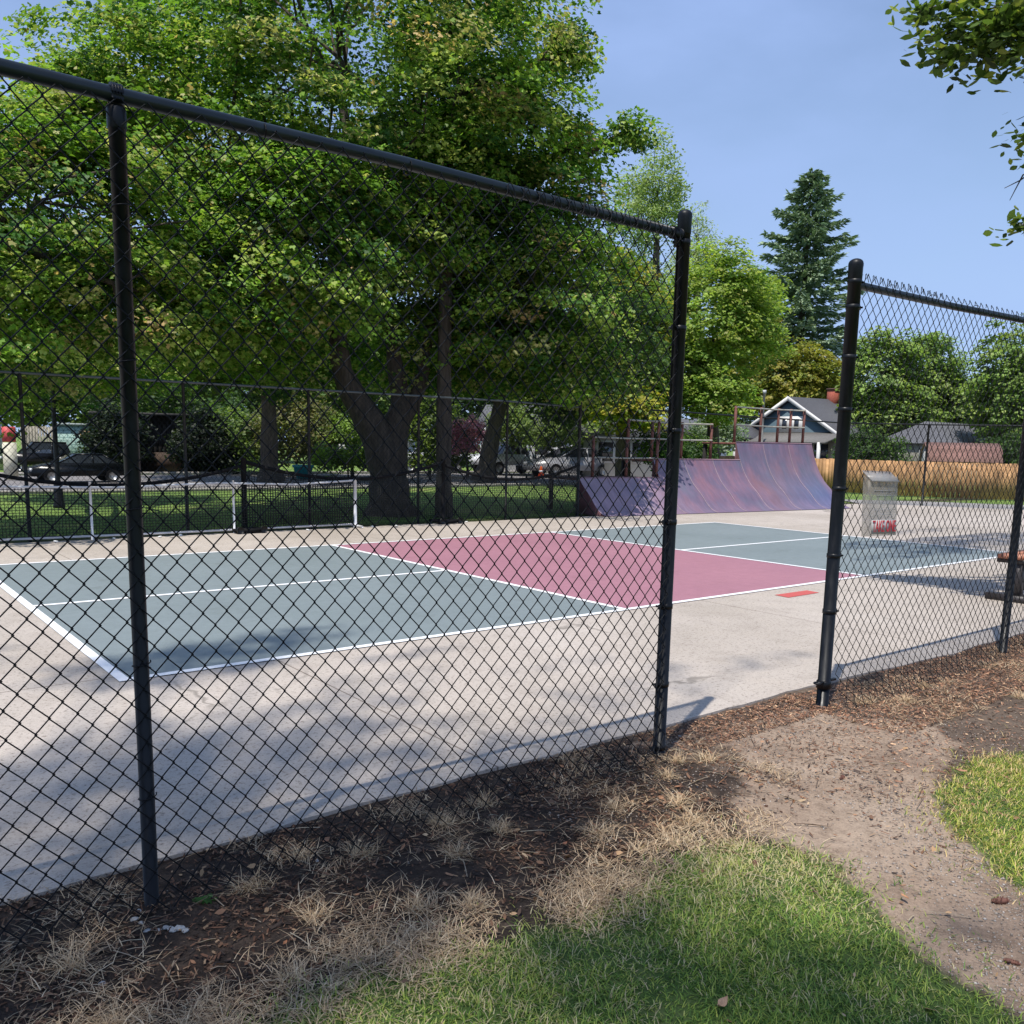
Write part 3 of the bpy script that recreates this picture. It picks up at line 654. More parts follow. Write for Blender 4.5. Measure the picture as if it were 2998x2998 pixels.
def tree(name, label, base, stems, lobes, n_clump, per, clump_r, leaf, shape, palette, w, seed, cat='tree', group=None, twigs=60, tilt=.55, shell=.55, flat_=.45, limb_r=.10, extra=None, outw=.5):
    rng = np.random.default_rng(seed); base = np.array(base, float)
    root = empty(name, base, 0, label, cat, group)
    lobes = [(np.array(l[0], float) - base, *l[1:]) for l in lobes]
    C, d, ci, P = crown(lobes, n_clump, per, clump_r, rng, shell, flat_)
    cc = pal(rng, n_clump, palette, w, .35)
    cols = cc[ci] * rng.uniform(.75, 1.3, (len(ci), 1)); mixp = pal(rng, len(ci), palette, w, .2); k = rng.uniform(0, 1, (len(ci), 1)) < .35; cols = np.where(k, mixp, cols) * np.array((1.22, 1.25, 1.25))
    if extra is not None: P, cols, ci, d2 = extra(P, cols, ci, base, rng)
    V, F, c = leafmesh(P, leaf, shape, cols, rng, tilt, d[ci], outw)
    mb = MB(); tops = []
    for st in stems:
        pts = np.array([p[:3] for p in st], float) - base; rr = [p[3] for p in st]
        # resample smoothly
        t = np.linspace(0, len(pts) - 1, (len(pts) - 1) * 4 + 1); q = np.stack([np.interp(t, np.arange(len(pts)), pts[:, i]) for i in range(3)], -1); q[1:-1] = (q[:-2] + 2 * q[1:-1] + q[2:]) / 4
        r2 = np.interp(t, np.arange(len(pts)), rr) * (1 + .05 * np.sin(t * 5)); mb.tube(q, r2, 14); tops.append(q[-1])
    limbs(mb, None, tops, lobes, C, rng, limb_r, twigs)
    mb.build('trunk', M['bark'], root, True)
    mesh_obj('crown', V, F, M['leaf'], root, c)
    return root
def stem(ps): return [(*at(u, v, D), r) for u, v, D, r in ps]
def lb(u, v, D, rx, rz, w=1): return (at(u, v, D), rx, rz, w)
def gpt(u, v):
    d = RIGHT * (u * S_ - PX) / F_ + UP * (PY - v * S_) / F_ + FWD; t = (-.03 - EYE[2]) / d[2]; return EYE + d * t
PM = [(.13, .235, .03), (.19, .30, .045), (.31, .37, .09), (.045, .11, .022), (.42, .39, .16), (.48, .33, .16)]
WM = [3, 2.6, 2.0, 3.2, .8, .25]
# big maple behind the court
b0 = gpt(735, 968)
tree('maple_tree', 'huge maple with forked leaning trunk rising just beyond the far fence', b0,
     [stem([(737, 975, 19.35, .62), (735, 945, 19.35, .46), (733, 900, 19.35, .40), (722, 850, 19.3, .38), (700, 800, 19.3, .33), (668, 750, 19.2, .27), (645, 700, 19.1, .22), (636, 640, 19.0, .19), (655, 540, 19, .16), (668, 420, 19, .12)]),
      stem([(735, 900, 19.35, .36), (745, 820, 19.4, .30), (758, 760, 19.5, .22), (745, 690, 19.6, .17), (735, 600, 19.7, .12)]),
      stem([(748, 810, 19.45, .20), (785, 750, 19.6, .17), (800, 690, 19.8, .14), (812, 600, 20, .10)])],
     [lb(640, 110, 19.5, 4.6, 3.8), lb(935, 330, 19.5, 2.35, 2.4), lb(1010, 560, 19.3, 1.9, 1.7), lb(545, 450, 17.2, 2.3, 1.7, 1.3), lb(760, 420, 18.3, 1.6, 1.1), lb(905, 95, 20, 1.65, 1.6), lb(430, 300, 18, 2.8, 2.2), lb(880, 650, 20.5, 2.2, 1.1), lb(430, 560, 16.8, 2.0, 1.3, 1.4), lb(450, 655, 19, 2.0, .9), lb(740, 610, 21.5, 2.2, 1.6), lb(1085, 280, 20, .55, .6, 1.1), lb(1060, 480, 20, 1.5, 1.4), lb(1100, 700, 20, 1.4, .8), lb(1192, 242, 20, .28, .35, 6), lb(1075, 100, 20, .35, .5, 6)],
     1800, 112, .58, .102, MAPLE, PM, WM, 5, twigs=110, limb_r=.13)
b1 = at(-110, 968, 15.5); b1[2] = -.03
tree('maple_tree', 'leafy maple at the left edge whose boughs hang over the parked black car', b1,
     [stem([(-110, 980, 15.5, .35), (-105, 800, 15.5, .26), (-90, 600, 15.5, .2), (-60, 450, 15.5, .14)])],
     [lb(90, 395, 15.8, 2.3, 1.6), lb(250, 175, 17, 1.3, 1.1), lb(-150, 450, 16, 2.6, 2.5), lb(60, 590, 23, 2.3, 1.0), lb(250, 560, 15.5, 1.5, 1.0), lb(110, 265, 16.5, 1.0, .85), lb(150, 170, 17, .7, .6, 2), lb(210, 690, 23, 1.7, .6), lb(10, 700, 24, 1.2, .5)],
     720, 100, .50, .098, MAPLE, PM, [3, 3, 2.4, 2.6, 1.2, .3], 6, twigs=50, limb_r=.09)
b2 = gpt(838, 972)
tree('maple_tree', 'straight dark-trunked tree standing right of the huge forked maple', b2,
     [stem([(838, 975, 18.9, .20), (837, 900, 18.9, .165), (838, 700, 18.9, .15), (842, 500, 18.9, .13), (846, 360, 19, .10)])],
     [lb(900, 420, 20.5, 1.8, 1.6), lb(800, 330, 20.5, 1.9, 1.4), lb(950, 620, 21, 1.5, 1.1), lb(1150, 640, 22, 1.4, 1.3)],
     420, 85, .6, .11, MAPLE, [(.11, .18, .04), (.16, .23, .05), (.06, .11, .03)], [3, 2, 3], 8, twigs=30, limb_r=.07)
b3 = gpt(509, 906)
tree('pine_tree', 'thick-trunked shade tree standing by the street kerb left of centre', b3,
     [stem([(512, 910, 33, .55), (508, 880, 33, .32), (508, 800, 33, .28), (505, 700, 33, .22)])],
     [lb(500, 640, 33, 3.2, 1.8), lb(380, 620, 34, 3, 1.8), lb(640, 650, 34, 2.6, 1.4), lb(310, 650, 36, 2.4, 1.0)], 420, 40, .9, .24, MAPLE, [(.08, .14, .02), (.14, .21, .03), (.04, .08, .015)], [3, 2, 3], 9, twigs=20, limb_r=.12)
b4 = gpt(912, 908)
tree('street_tree', 'leaning trunk tree by the street in front of the white car', b4,
     [stem([(912, 911, 35.5, .55), (918, 880, 35.5, .36), (930, 820, 35.5, .30), (945, 760, 35.5, .25), (950, 700, 35.5, .2)])],
     [lb(950, 650, 35.5, 3.4, 1.8), lb(1060, 680, 36, 2.8, 1.5), lb(840, 680, 37, 2.6, 1.3), lb(1080, 760, 36, 1.7, .8)], 420, 40, .9, .24, MAPLE, [(.08, .14, .02), (.14, .21, .03), (.04, .08, .015)], [3, 2, 3], 10, twigs=20, limb_r=.12)
# right-hand background trees
PY_ = [(.22, .31, .06), (.28, .35, .07), (.13, .21, .04), (.36, .37, .10)]
b = at(1345, 905, 37); b[2] = 0
tree('maple_tree', 'bright yellow-green maple rising behind the skate ramp', b, [stem([(1345, 905, 37, .3), (1345, 780, 37, .22), (1345, 680, 37, .15)])],
     [lb(1345, 590, 37, 2.3, 2.3), lb(1285, 700, 36, 1.7, 1.6), lb(1410, 620, 38, 1.4, 1.9), lb(1450, 560, 39, .6, .8), lb(1345, 745, 36, 1.5, 1.0), lb(1215, 690, 35, 1.3, 2.0), lb(1410, 555, 38, .9, .8)], 950, 55, .55, .14, MAPLE, PY_, [3, 3, 2, 1.2], 12, twigs=20, limb_r=.07)
b = at(1175, 905, 36); b[2] = 0
tree('maple_tree', 'yellow-tinged tree seen through the mesh beside the left gate post', b, [stem([(1175, 905, 34, .3), (1175, 780, 34, .22), (1180, 680, 34, .15)])],
     [lb(1165, 560, 34, 1.3, 1.7), lb(1120, 720, 33, 1.2, 1.1), lb(1215, 610, 34, 1.1, 1.5), lb(1180, 770, 33, 1.5, .8)], 330, 42, .55, .17, MAPLE, [(.30, .28, .04), (.36, .30, .06), (.18, .24, .03), (.08, .13, .02)], [2, 1.5, 2, 2], 13, twigs=20, limb_r=.07)
b = at(1230, 905, 52); b[2] = 0
tree('poplar_tree', 'tall pale feathery tree behind the tip of the huge maple', b, [stem([(1230, 905, 52, .4), (1235, 600, 52, .3), (1240, 420, 52, .12)])],
     [lb(1243, 335, 52, 1.35, 2.2), lb(1205, 400, 52, 1.6, 2.3), lb(1262, 395, 52, .8, 1.6), lb(1190, 560, 52, 2, 2.5)], 420, 40, .55, .17, OVAL, [(.26, .33, .10), (.20, .27, .08), (.32, .38, .16)], [2, 2, 2], 14, twigs=40, tilt=1.2, limb_r=.08, flat_=.9)
b = at(1315, 905, 58); b[2] = 0
tree('poplar_tree', 'thin pale feathery tree right behind the left gate post cap', b, [stem([(1315, 905, 58, .4), (1315, 600, 58, .3), (1315, 470, 58, .1)])],
     [lb(1315, 445, 58, 1.25, 1.6), lb(1290, 520, 58, 1.5, 1.7), lb(1345, 490, 58, .8, 1.5)], 190, 34, .5, .15, OVAL, [(.30, .36, .16), (.24, .3, .12), (.36, .4, .22)], [2, 2, 2], 15, twigs=40, tilt=1.2, limb_r=.07, flat_=.9)
b = at(1500, 905, 43); b[2] = 0
tree('olive_tree', 'olive-yellow rounded tree behind the blue house gable', b, [stem([(1500, 905, 73, .3), (1500, 780, 73, .22), (1500, 740, 73, .15)])],
     [lb(1490, 705, 72, 3.2, 2.4), lb(1545, 715, 72, 2.0, 1.9), lb(1440, 720, 72, 2.6, 2.2), lb(1520, 680, 72, 1.8, 1.4), lb(1400, 690, 74, 3, 4)], 420, 45, .8, .26, MAPLE, [(.26, .24, .045), (.32, .27, .07), (.20, .22, .04), (.14, .17, .04)], [3, 2, 2, 1], 16, twigs=10, limb_r=.1)
b = at(1590, 905, 75); b[2] = 0
tree('leafy_tree', 'small bright green tree beside the red chimney', b, [stem([(1590, 905, 75, .3), (1590, 800, 75, .2)])], [lb(1585, 745, 75, 1.9, 1.6), lb(1600, 800, 75, 2.4, 2)], 200, 40, .8, .26, MAPLE, [(.16, .26, .035), (.10, .2, .03)], [1, 1], 17, twigs=10, limb_r=.1)
PR = [(.20, .28, .075), (.25, .33, .09), (.14, .21, .06), (.30, .35, .11)]
for i, (lab, lo, D) in enumerate((
    ('broad green tree standing directly behind the flyer box fence bay', [(1665, 705, 2.2, 2.6), (1650, 790, 2.2, 2.0), (1700, 770, 2.0, 2.0)], 62),
    ('tallest of the broad green trees between the flyer box and the right fence post', [(1745, 700, 2.1, 2.8), (1780, 750, 1.9, 2.2), (1735, 790, 2.2, 1.9)], 64),
    ('low hazy tree filling the dip between two taller trees on the right', [(1830, 770, 1.9, 1.8), (1800, 810, 2.0, 1.2), (1860, 800, 2, 1.6)], 66),
    ('dark green tree at the far right edge of the picture', [(1915, 690, 2.0, 2.6), (1890, 770, 2.0, 2.4), (1945, 760, 2.6, 3)], 58))):
    b = at(lo[0][0], 905, D); b[2] = 0
    tree('leafy_tree', lab, b, [stem([(lo[0][0], 905, D, .4), (lo[0][0], 800, D, .28), (lo[0][0], 730, D, .15)])], [lb(u, v, D, rx, rz) for u, v, rx, rz in lo], 420, 42, .75, .24, MAPLE, PR if i != 2 else [(.14, .20, .06), (.18, .25, .07)], [3, 2, 2, 1] if i != 2 else [1, 1], 20 + i, group=None, twigs=14, limb_r=.1)
# shrubs behind the wood fence and far backdrop along the street
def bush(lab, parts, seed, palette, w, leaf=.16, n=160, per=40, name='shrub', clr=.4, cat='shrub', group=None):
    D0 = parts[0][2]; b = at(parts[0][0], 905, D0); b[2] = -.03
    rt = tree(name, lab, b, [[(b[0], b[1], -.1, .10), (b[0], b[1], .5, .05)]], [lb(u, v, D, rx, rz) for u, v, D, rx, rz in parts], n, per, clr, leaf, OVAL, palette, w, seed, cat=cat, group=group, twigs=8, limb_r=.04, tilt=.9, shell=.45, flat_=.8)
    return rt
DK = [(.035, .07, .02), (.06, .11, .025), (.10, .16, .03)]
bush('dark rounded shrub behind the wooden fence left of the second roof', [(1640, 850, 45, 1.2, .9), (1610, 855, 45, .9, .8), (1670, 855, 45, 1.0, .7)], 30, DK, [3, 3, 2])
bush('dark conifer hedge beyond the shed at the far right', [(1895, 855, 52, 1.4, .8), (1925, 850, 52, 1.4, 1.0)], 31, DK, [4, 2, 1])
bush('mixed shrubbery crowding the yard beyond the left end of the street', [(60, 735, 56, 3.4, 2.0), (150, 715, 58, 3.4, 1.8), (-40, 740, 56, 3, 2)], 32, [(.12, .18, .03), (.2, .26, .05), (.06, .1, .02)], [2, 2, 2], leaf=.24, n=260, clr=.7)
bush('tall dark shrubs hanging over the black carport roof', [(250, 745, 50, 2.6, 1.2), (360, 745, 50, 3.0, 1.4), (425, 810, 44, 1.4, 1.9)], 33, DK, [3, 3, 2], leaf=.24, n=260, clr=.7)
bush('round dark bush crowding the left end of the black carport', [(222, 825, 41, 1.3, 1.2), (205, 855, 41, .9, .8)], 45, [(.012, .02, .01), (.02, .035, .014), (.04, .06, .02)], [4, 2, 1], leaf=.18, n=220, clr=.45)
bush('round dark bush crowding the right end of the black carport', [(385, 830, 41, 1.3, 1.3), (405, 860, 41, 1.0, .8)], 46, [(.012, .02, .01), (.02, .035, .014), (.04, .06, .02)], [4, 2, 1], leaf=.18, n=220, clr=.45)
bush('olive-brown shrub behind the teal bin', [(560, 800, 40, 1.8, 1.5), (600, 830, 39, 1.1, .8)], 34, [(.22, .2, .08), (.16, .18, .06), (.1, .12, .04)], [2, 2, 1], leaf=.2, n=220, clr=.5)
bush('bright green garden shrubs by the small white sign', [(665, 830, 39, 1.5, 1.0), (620, 865, 37, .8, .45), (700, 860, 37, .9, .5)], 35, [(.16, .24, .04), (.2, .3, .05), (.08, .13, .03)], [2, 2, 1], leaf=.18, n=220, clr=.4)
bush('leafy hedge between the big trunks beyond the street', [(810, 800, 42, 1.5, 1.8), (850, 850, 41, 1.2, .7), (460, 830, 41, 1.4, 1.2)], 36, [(.1, .16, .03), (.16, .22, .04), (.05, .08, .02)], [2, 2, 2], leaf=.2, n=260, clr=.5)
bush('pink flowering bush beyond the street between two trunks', [(882, 820, 40, .95, .85)], 37, [(.55, .22, .34), (.6, .3, .42), (.35, .12, .2), (.1, .15, .05)], [3, 3, 2, 1], leaf=.14, n=120, clr=.3, name='flowering_bush')
bush('sunlit green shrub between the white house and the leaning trunk', [(1010, 800, 44, 1.6, 1.2), (965, 790, 44, 1.2, 1.4), (1090, 800, 44, 2, 1.2)], 38, [(.14, .2, .05), (.2, .26, .06), (.08, .12, .03)], [2, 2, 1], leaf=.2, n=220, clr=.5)
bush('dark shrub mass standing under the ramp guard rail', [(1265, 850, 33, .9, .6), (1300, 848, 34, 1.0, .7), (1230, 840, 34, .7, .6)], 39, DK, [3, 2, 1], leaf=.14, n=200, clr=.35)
bush('silvery green shrub left of the house porch', [(1360, 820, 44, 1.2, .7), (1335, 800, 44, .9, .6)], 40, [(.3, .34, .26), (.2, .26, .16), (.12, .17, .08)], [2, 2, 1], leaf=.16, n=140, clr=.35)

for i, (u, v, D, rx, rz, lab) in enumerate(((60, 640, 60, 5, 3.6, 'hazy green tree in the far background above the board fence'), (290, 690, 58, 5, 3.2, 'hazy green tree in the far background above the dark carport'), (500, 700, 62, 5, 3.4, 'hazy green tree in the far background behind the trunk by the kerb'), (720, 700, 60, 5, 3.2, 'hazy green tree in the far background behind the forked trunk'), (930, 690, 60, 5, 3.4, 'hazy green tree in the far background above the pink bush'), (1120, 700, 62, 4, 3.2, 'hazy green tree in the far background above the low end of the ramp'))):
    b = at(u, 905, D); b[2] = 0
    tree('background_tree', lab, b, [stem([(u, 905, D, .4), (u, 780, D, .3), (u, v, D, .15)])], [lb(u, v, D, rx, rz), lb(u - 70, v + 60, D, rx * .6, rz * .7), lb(u + 70, v + 60, D, rx * .6, rz * .7), lb(u, v + 90, D, rx * .8, rz * .6)], 330, 40, 1.1, .4, OVAL, [(.16, .22, .06), (.22, .28, .08), (.08, .13, .04)], [2, 2, 2], 60 + i, twigs=8, limb_r=.12)
def conifer():
    rng = np.random.default_rng(77); D = 78; b = at(1492, 905, D); b[2] = 0; top = at(1492, 322, D)[2]
    root = empty('spruce_tree', b, 0, 'tall dark spruce standing clear against the sky', 'tree')
    mb = MB(); mb.tube([(0, 0, 0), (0, 0, top * .5), (.05, 0, top)], [.42, .25, .03], 9); mb.build('trunk', M['bark'], root, True)
    P = []; O = []; A = []
    z = top - .2; Rmax = 7.4
    while z > 2.5:
        f = (top - z) / top; rad = .15 + Rmax * f ** .58 ; rad = min(rad, 7.0)
        nb = int(rng.integers(4, 6)); ph = rng.uniform(0, 6.28)
        for k in range(nb):
            a = ph + k * 6.28 / nb + rng.normal(0, .2); r = rad * rng.uniform(.6, 1.25); Lb = r
            s = np.linspace(.05, 1, max(6, int(Lb * 26)))
            droop = -.30 * s * Lb * rng.uniform(.5, 1.2) + .26 * Lb * s ** 2.6 + .05 * Lb
            bx = np.cos(a) * s * Lb; by = np.sin(a) * s * Lb
            wv = .34 * Lb * (1 - s) ** .7 * .55 + .10
            for rep in range(3):
                side = rng.uniform(-1, 1, len(s)) * wv
                P.append(np.stack([bx - np.sin(a) * side, by + np.cos(a) * side, z + droop - np.abs(side) * .35 - rng.uniform(0, .12, len(s))], -1))
                A.append(np.full(len(s), a) + np.sign(side) * .6)
        z -= rng.uniform(.34, .52) + .25 * f
    P = np.concatenate(P); A = np.concatenate(A); n = len(P)
    # elongated needle sprays pointing outward and a little up/down
    L_ = rng.uniform(.28, .6, n); d = np.stack([np.cos(A), np.sin(A), rng.normal(-.12, .25, n)], -1); sdir = np.stack([-np.sin(A), np.cos(A), rng.normal(0, .5, n)], -1)
    w_ = L_ * .17
    V = np.stack([P - sdir * w_[:, None] * .6, P + d * L_[:, None] * .55 - sdir * w_[:, None], P + d * L_[:, None], P + d * L_[:, None] * .5 + sdir * w_[:, None]], 1).reshape(-1, 3)
    c = pal(rng, n, [(.22, .31, .20), (.29, .38, .24), (.40, .49, .32), (.11, .17, .10)], [3, 3, 1.5, 2], .2)
    mesh_obj('crown', V, np.arange(n * 4).reshape(-1, 4), M['needle'], root, np.repeat(c, 4, 0))
    return n
conifer()

# foreground tree at the right, only its outermost boughs reach into the frame, and its crown shades the end of the court
SUN = np.array([1.0, .49, -2.6]); SUN /= np.linalg.norm(SUN)
def shade_pts(spots, h0, hs, rng, dens):
    out = []
    for gx, gy, rx, ry, k in spots:
        n = int(dens * rx * ry * k); a = rng.uniform(0, 6.28, n); r = np.sqrt(rng.uniform(0, 1, n)) * (1 + .22 * np.sin(3 * a + gx) + .15 * np.sin(7 * a))
        h = rng.normal(h0, hs, n); x = gx + rx * r * np.cos(a); y = gy + ry * r * np.sin(a)
        out.append(np.stack([x - SUN[0] / -SUN[2] * h, y - SUN[1] / -SUN[2] * h, h], -1))
    return np.concatenate(out)
def bough_tree(name, label, base, trunk, clumps, per, leaf, palette, w, seed, clr, shade=None, extra_twigs=()):
    rng = np.random.default_rng(seed); base = np.array(base, float); root = empty(name, base, 0, label, 'tree')
    C = np.array([c[:3] for c in clumps], float) if len(clumps) else np.zeros((0, 3)); k = [c[3] if len(c) > 3 else 1 for c in clumps]
    P = []
    for c, kk in zip(C, k):
        n = int(per * kk); o = rng.normal(0, .5, (n, 3)); o[:, 2] *= .55; P.append(c + o * clr * kk ** .4)
    if shade is not None: P.append(shade)
    P = np.concatenate(P) - base; cols = pal(rng, len(P), palette, w, .3)
    V, F, c = leafmesh(P, leaf, OVAL, cols, rng, .7)
    mesh_obj('crown', V, F, M['leaf'], root, c)
    mb = MB(); tp = np.array([p[:3] for p in trunk]) - base; mb.tube(tp, [p[3] for p in trunk], 12)
    tgt = list(C - base)
    if shade is not None: tgt += [shade[i] - base for i in rng.choice(len(shade), 40, replace=False)]
    for t_ in tgt:
        b_ = tp[-1] if t_[2] > tp[-1][2] - 2 else tp[-2]; t = np.linspace(0, 1, 7)[:, None]; L_ = np.linalg.norm(t_ - b_)
        m_ = b_ + (t_ - b_) * t + np.array([0, 0, 1.0]) * np.sin(t * math.pi) * .08 * L_; m_[1:-1] += rng.normal(0, .06, (5, 3)); mb.tube(m_, np.linspace(.06, .008, 7), 6, False)
    for tw in extra_twigs: mb.tube(np.array(tw) - base, np.linspace(.012, .003, len(tw)), 5, False)
    mb.build('trunk', M['bark'], root, True); return root
rngS = np.random.default_rng(91)
cl = []
for u, v, k in ((1735, 22, .5), (1770, 70, .7), (1800, 85, .9), (1800, 15, .8), (1840, 60, 1.3), (1860, 20, 1.5), (1880, 75, 1.3), (1905, 45, 1.6), (1925, 90, 1.2), (1930, 15, 2), (1790, 110, .35), (1865, 105, .5), (1950, 60, 2), (1980, 0, 3), (1985, 100, 2), (1770, 20, .4), (1940, 260, .3), (1938, 418, .25), (1920, 430, .12), (1936, 300, .15), (1950, 420, .6), (1955, 250, .8)):
    cl.append((*at(u, v, 9.5), k))
cl += [(*(np.array([10.8, -4.2, 7.2]) + rngS.normal(0, 1, 3) * np.array([1.2, 1.2, 1.2])), 3) for _ in range(24)]
sh = shade_pts([(13.6, 1.7, 2.2, .6, 2.2), (12.2, .9, 1.6, .35, 1.8), (15.5, 1.3, 2.6, .7, 2), (18, 1.0, 3, 1.0, 1), (16, 2.9, 1.5, .25, 1), (15, -.8, 2.5, .5, .8)], 14, 1.5, rngS, 420)
bough_tree('broadleaf_tree', 'leafy boughs hanging into the top right corner from a nearby tree', (12.2, -6.0, 0), [(12.2, -6.0, -.1, .3), (12.1, -5.9, 3, .24), (12, -5.6, 6, .18), (11.9, -5, 9, .1)], cl, 95, .115, [(.09, .15, .03), (.15, .22, .04), (.28, .32, .06), (.045, .08, .02)], [3, 2.5, 1.2, 2], 41, .34, sh,
           [[at(1990, 300, 9.5), at(1950, 322, 9.5), at(1925, 340, 9.5), at(1895, 355, 9.5)], [at(1960, 318, 9.5), at(1930, 330, 9.5), at(1905, 378, 9.5)]])
# tall tree behind the photographer: its crown throws the dappled shade on the near slab and grass
spots = [(-1.2, -2.2, 1.6, .9, 1.3), (.2, -1.5, .9, .35, .7), (1.0, -2.5, .9, .35, .9), (0.6, -2.9, 1.3, .4, 1.3), (-.9, -1.7, 1.3, .75, 1.2), (.3, -2.0, .9, .6, 1.4), (.45, .12, .9, .36, 1.6), (.35, .55, .7, .22, 1.5), (1.15, .55, .8, .25, 1.8), (1.5, .8, .5, .12, 1.2), (1.9, -.35, .5, .1, .8), (1.3, -.9, .5, .25, .35), (.7, -1.2, .8, .3, .5), (2.45, -2.0, .6, .28, .45), (3.1, -1.75, .45, .13, .5), (2.5, -1.2, .5, .12, .3), (4.05, -1.95, .45, .16, .5), (1.5, -2.3, .6, .3, .5),
         (-.6, -3.1, 1.4, .45, 1.3), (.6, -3.05, .8, .35, 1), (-.2, -3.9, 1.1, .6, 1.1), (.45, -4.15, .5, .45, 1.3), (.72, -4.5, .3, .3, 1.2), (-.5, -5, 2, .8, 1), (.9, -3.3, .3, .15, .7), (-2.5, -3, 1.5, 2, 1), (-1.5, 1.3, 1.2, .5, .6), (-2, -.3, 1, .6, .8), (.7, -4.7, .4, .3, 1)]
sh2 = shade_pts(spots, 22, 2.0, rngS, 620)
bough_tree('shade_tree', 'tall tree standing behind the viewer that dapples the near slab and lawn', (-12.5, -9.5, 0), [(-12.5, -9.5, -.1, .5), (-12.3, -9.2, 6, .36), (-11.6, -8.8, 14, .26), (-10.2, -8.2, 19.5, .14)], [], 30, .13, [(.07, .13, .02), (.12, .19, .03)], [3, 2], 42, .5, sh2)

# ------------------------------------------------------------------ near ground cover
def blades(P, L_, wd, lean, cols, rng, flatness=None):
    n = len(P); a = rng.uniform(0, 6.28, n); d = np.stack([np.cos(a), np.sin(a), np.zeros(n)], -1); sd = np.stack([-np.sin(a), np.cos(a), np.zeros(n)], -1)
    z = np.array([0, 0, 1.0]); L_ = L_[:, None]; lean = lean[:, None]; w_ = wd[:, None] if hasattr(wd, '__len__') else wd
    up = np.sqrt(np.maximum(0, 1 - np.minimum(lean, .98) ** 2))
    p0 = P; p1 = P + L_ * .5 * (d * lean * .7 + z * np.maximum(up, .1)); p2 = P + L_ * (d * lean + z * up * .85)
    V = np.stack([p0 - sd * w_, p0 + sd * w_, p1 + sd * w_ * .8, p1 - sd * w_ * .8, p2], 1).reshape(-1, 3); i = np.arange(n)[:, None] * 5
    return V, [i + np.array([[0, 1, 2, 3]]), i + np.array([[3, 2, 4]])], np.repeat(cols, 5, 0)
def scat(rng, x0, x1, y0, y1, n): return np.stack([rng.uniform(x0, x1, n), rng.uniform(y0, y1, n)], -1)
def lawn():
    rng = np.random.default_rng(51)
    P = scat(rng, -1.6, 1.6, -5.0, -3.5, 95000); J = jit(P, .05, 8) + rng.normal(0, 1, P.shape) * rng.choice([.03, .05, .13], (len(P), 1)); P = P[inpoly(J, LAWN)]
    P2 = scat(rng, 1.7, 4.5, -5.2, -3.7, 70000); J = jit(P2, .05, 8) + rng.normal(0, 1, P2.shape) * rng.choice([.03, .05, .12], (len(P2), 1)); P2 = P2[inpoly(J, LAWN2)]
    P = np.concatenate([P, P2]); dens = .62 + .5 * vn(P[:, 0], P[:, 1], 6) ; P = P[rng.uniform(0, 1, len(P)) < np.clip(dens + .3, .25, 1)]
    n = len(P); Z = gz(P[:, 0], P[:, 1]); dry = vn(P[:, 0] * 1.3 + 2, P[:, 1] * 1.3, 5) * .5 + np.clip((P[:, 1] + 3.95) * 1.6, -.5, 1) + (P[:, 0] > 1.7) * .25 + 1.1 * np.exp(-((P[:, 0] - 1.25) / .3) ** 2 - ((P[:, 1] + 3.95) / .25) ** 2)  # real dry blades, plus sunlight painted yellow over the lit upper edge and patch
    g = pal(rng, n, [(.16, .27, .05), (.25, .35, .06), (.38, .44, .09), (.10, .19, .035)], [3, 3, 2, 2], .25); s = pal(rng, n, [(.52, .43, .24), (.62, .53, .31), (.42, .44, .13)], [2, 2, 2], .2)
    k = rng.uniform(-.2, 1.2, n) < .33 + .62 * dry; c = np.where(k[:, None], s, g); c[P[:, 0] > 1.7] *= (1.3, 1.12, 1)
    L_ = rng.uniform(.016, .044, n) * (1 + .35 * vn(P[:, 0], P[:, 1], 9)); V, F, C = blades(np.column_stack([P, Z]), L_, rng.uniform(.0011, .0022, n), 1 - .5 * rng.uniform(0, 1, n) ** 1.6 - .01, c, rng)
    o = mesh_obj('lawn_grass', V, F, M['grass'], None, C); tag(o, 'short green lawn grass in front of the fence with dry blades and a painted-in sunlit patch', 'grass', kind='stuff')
lawn()
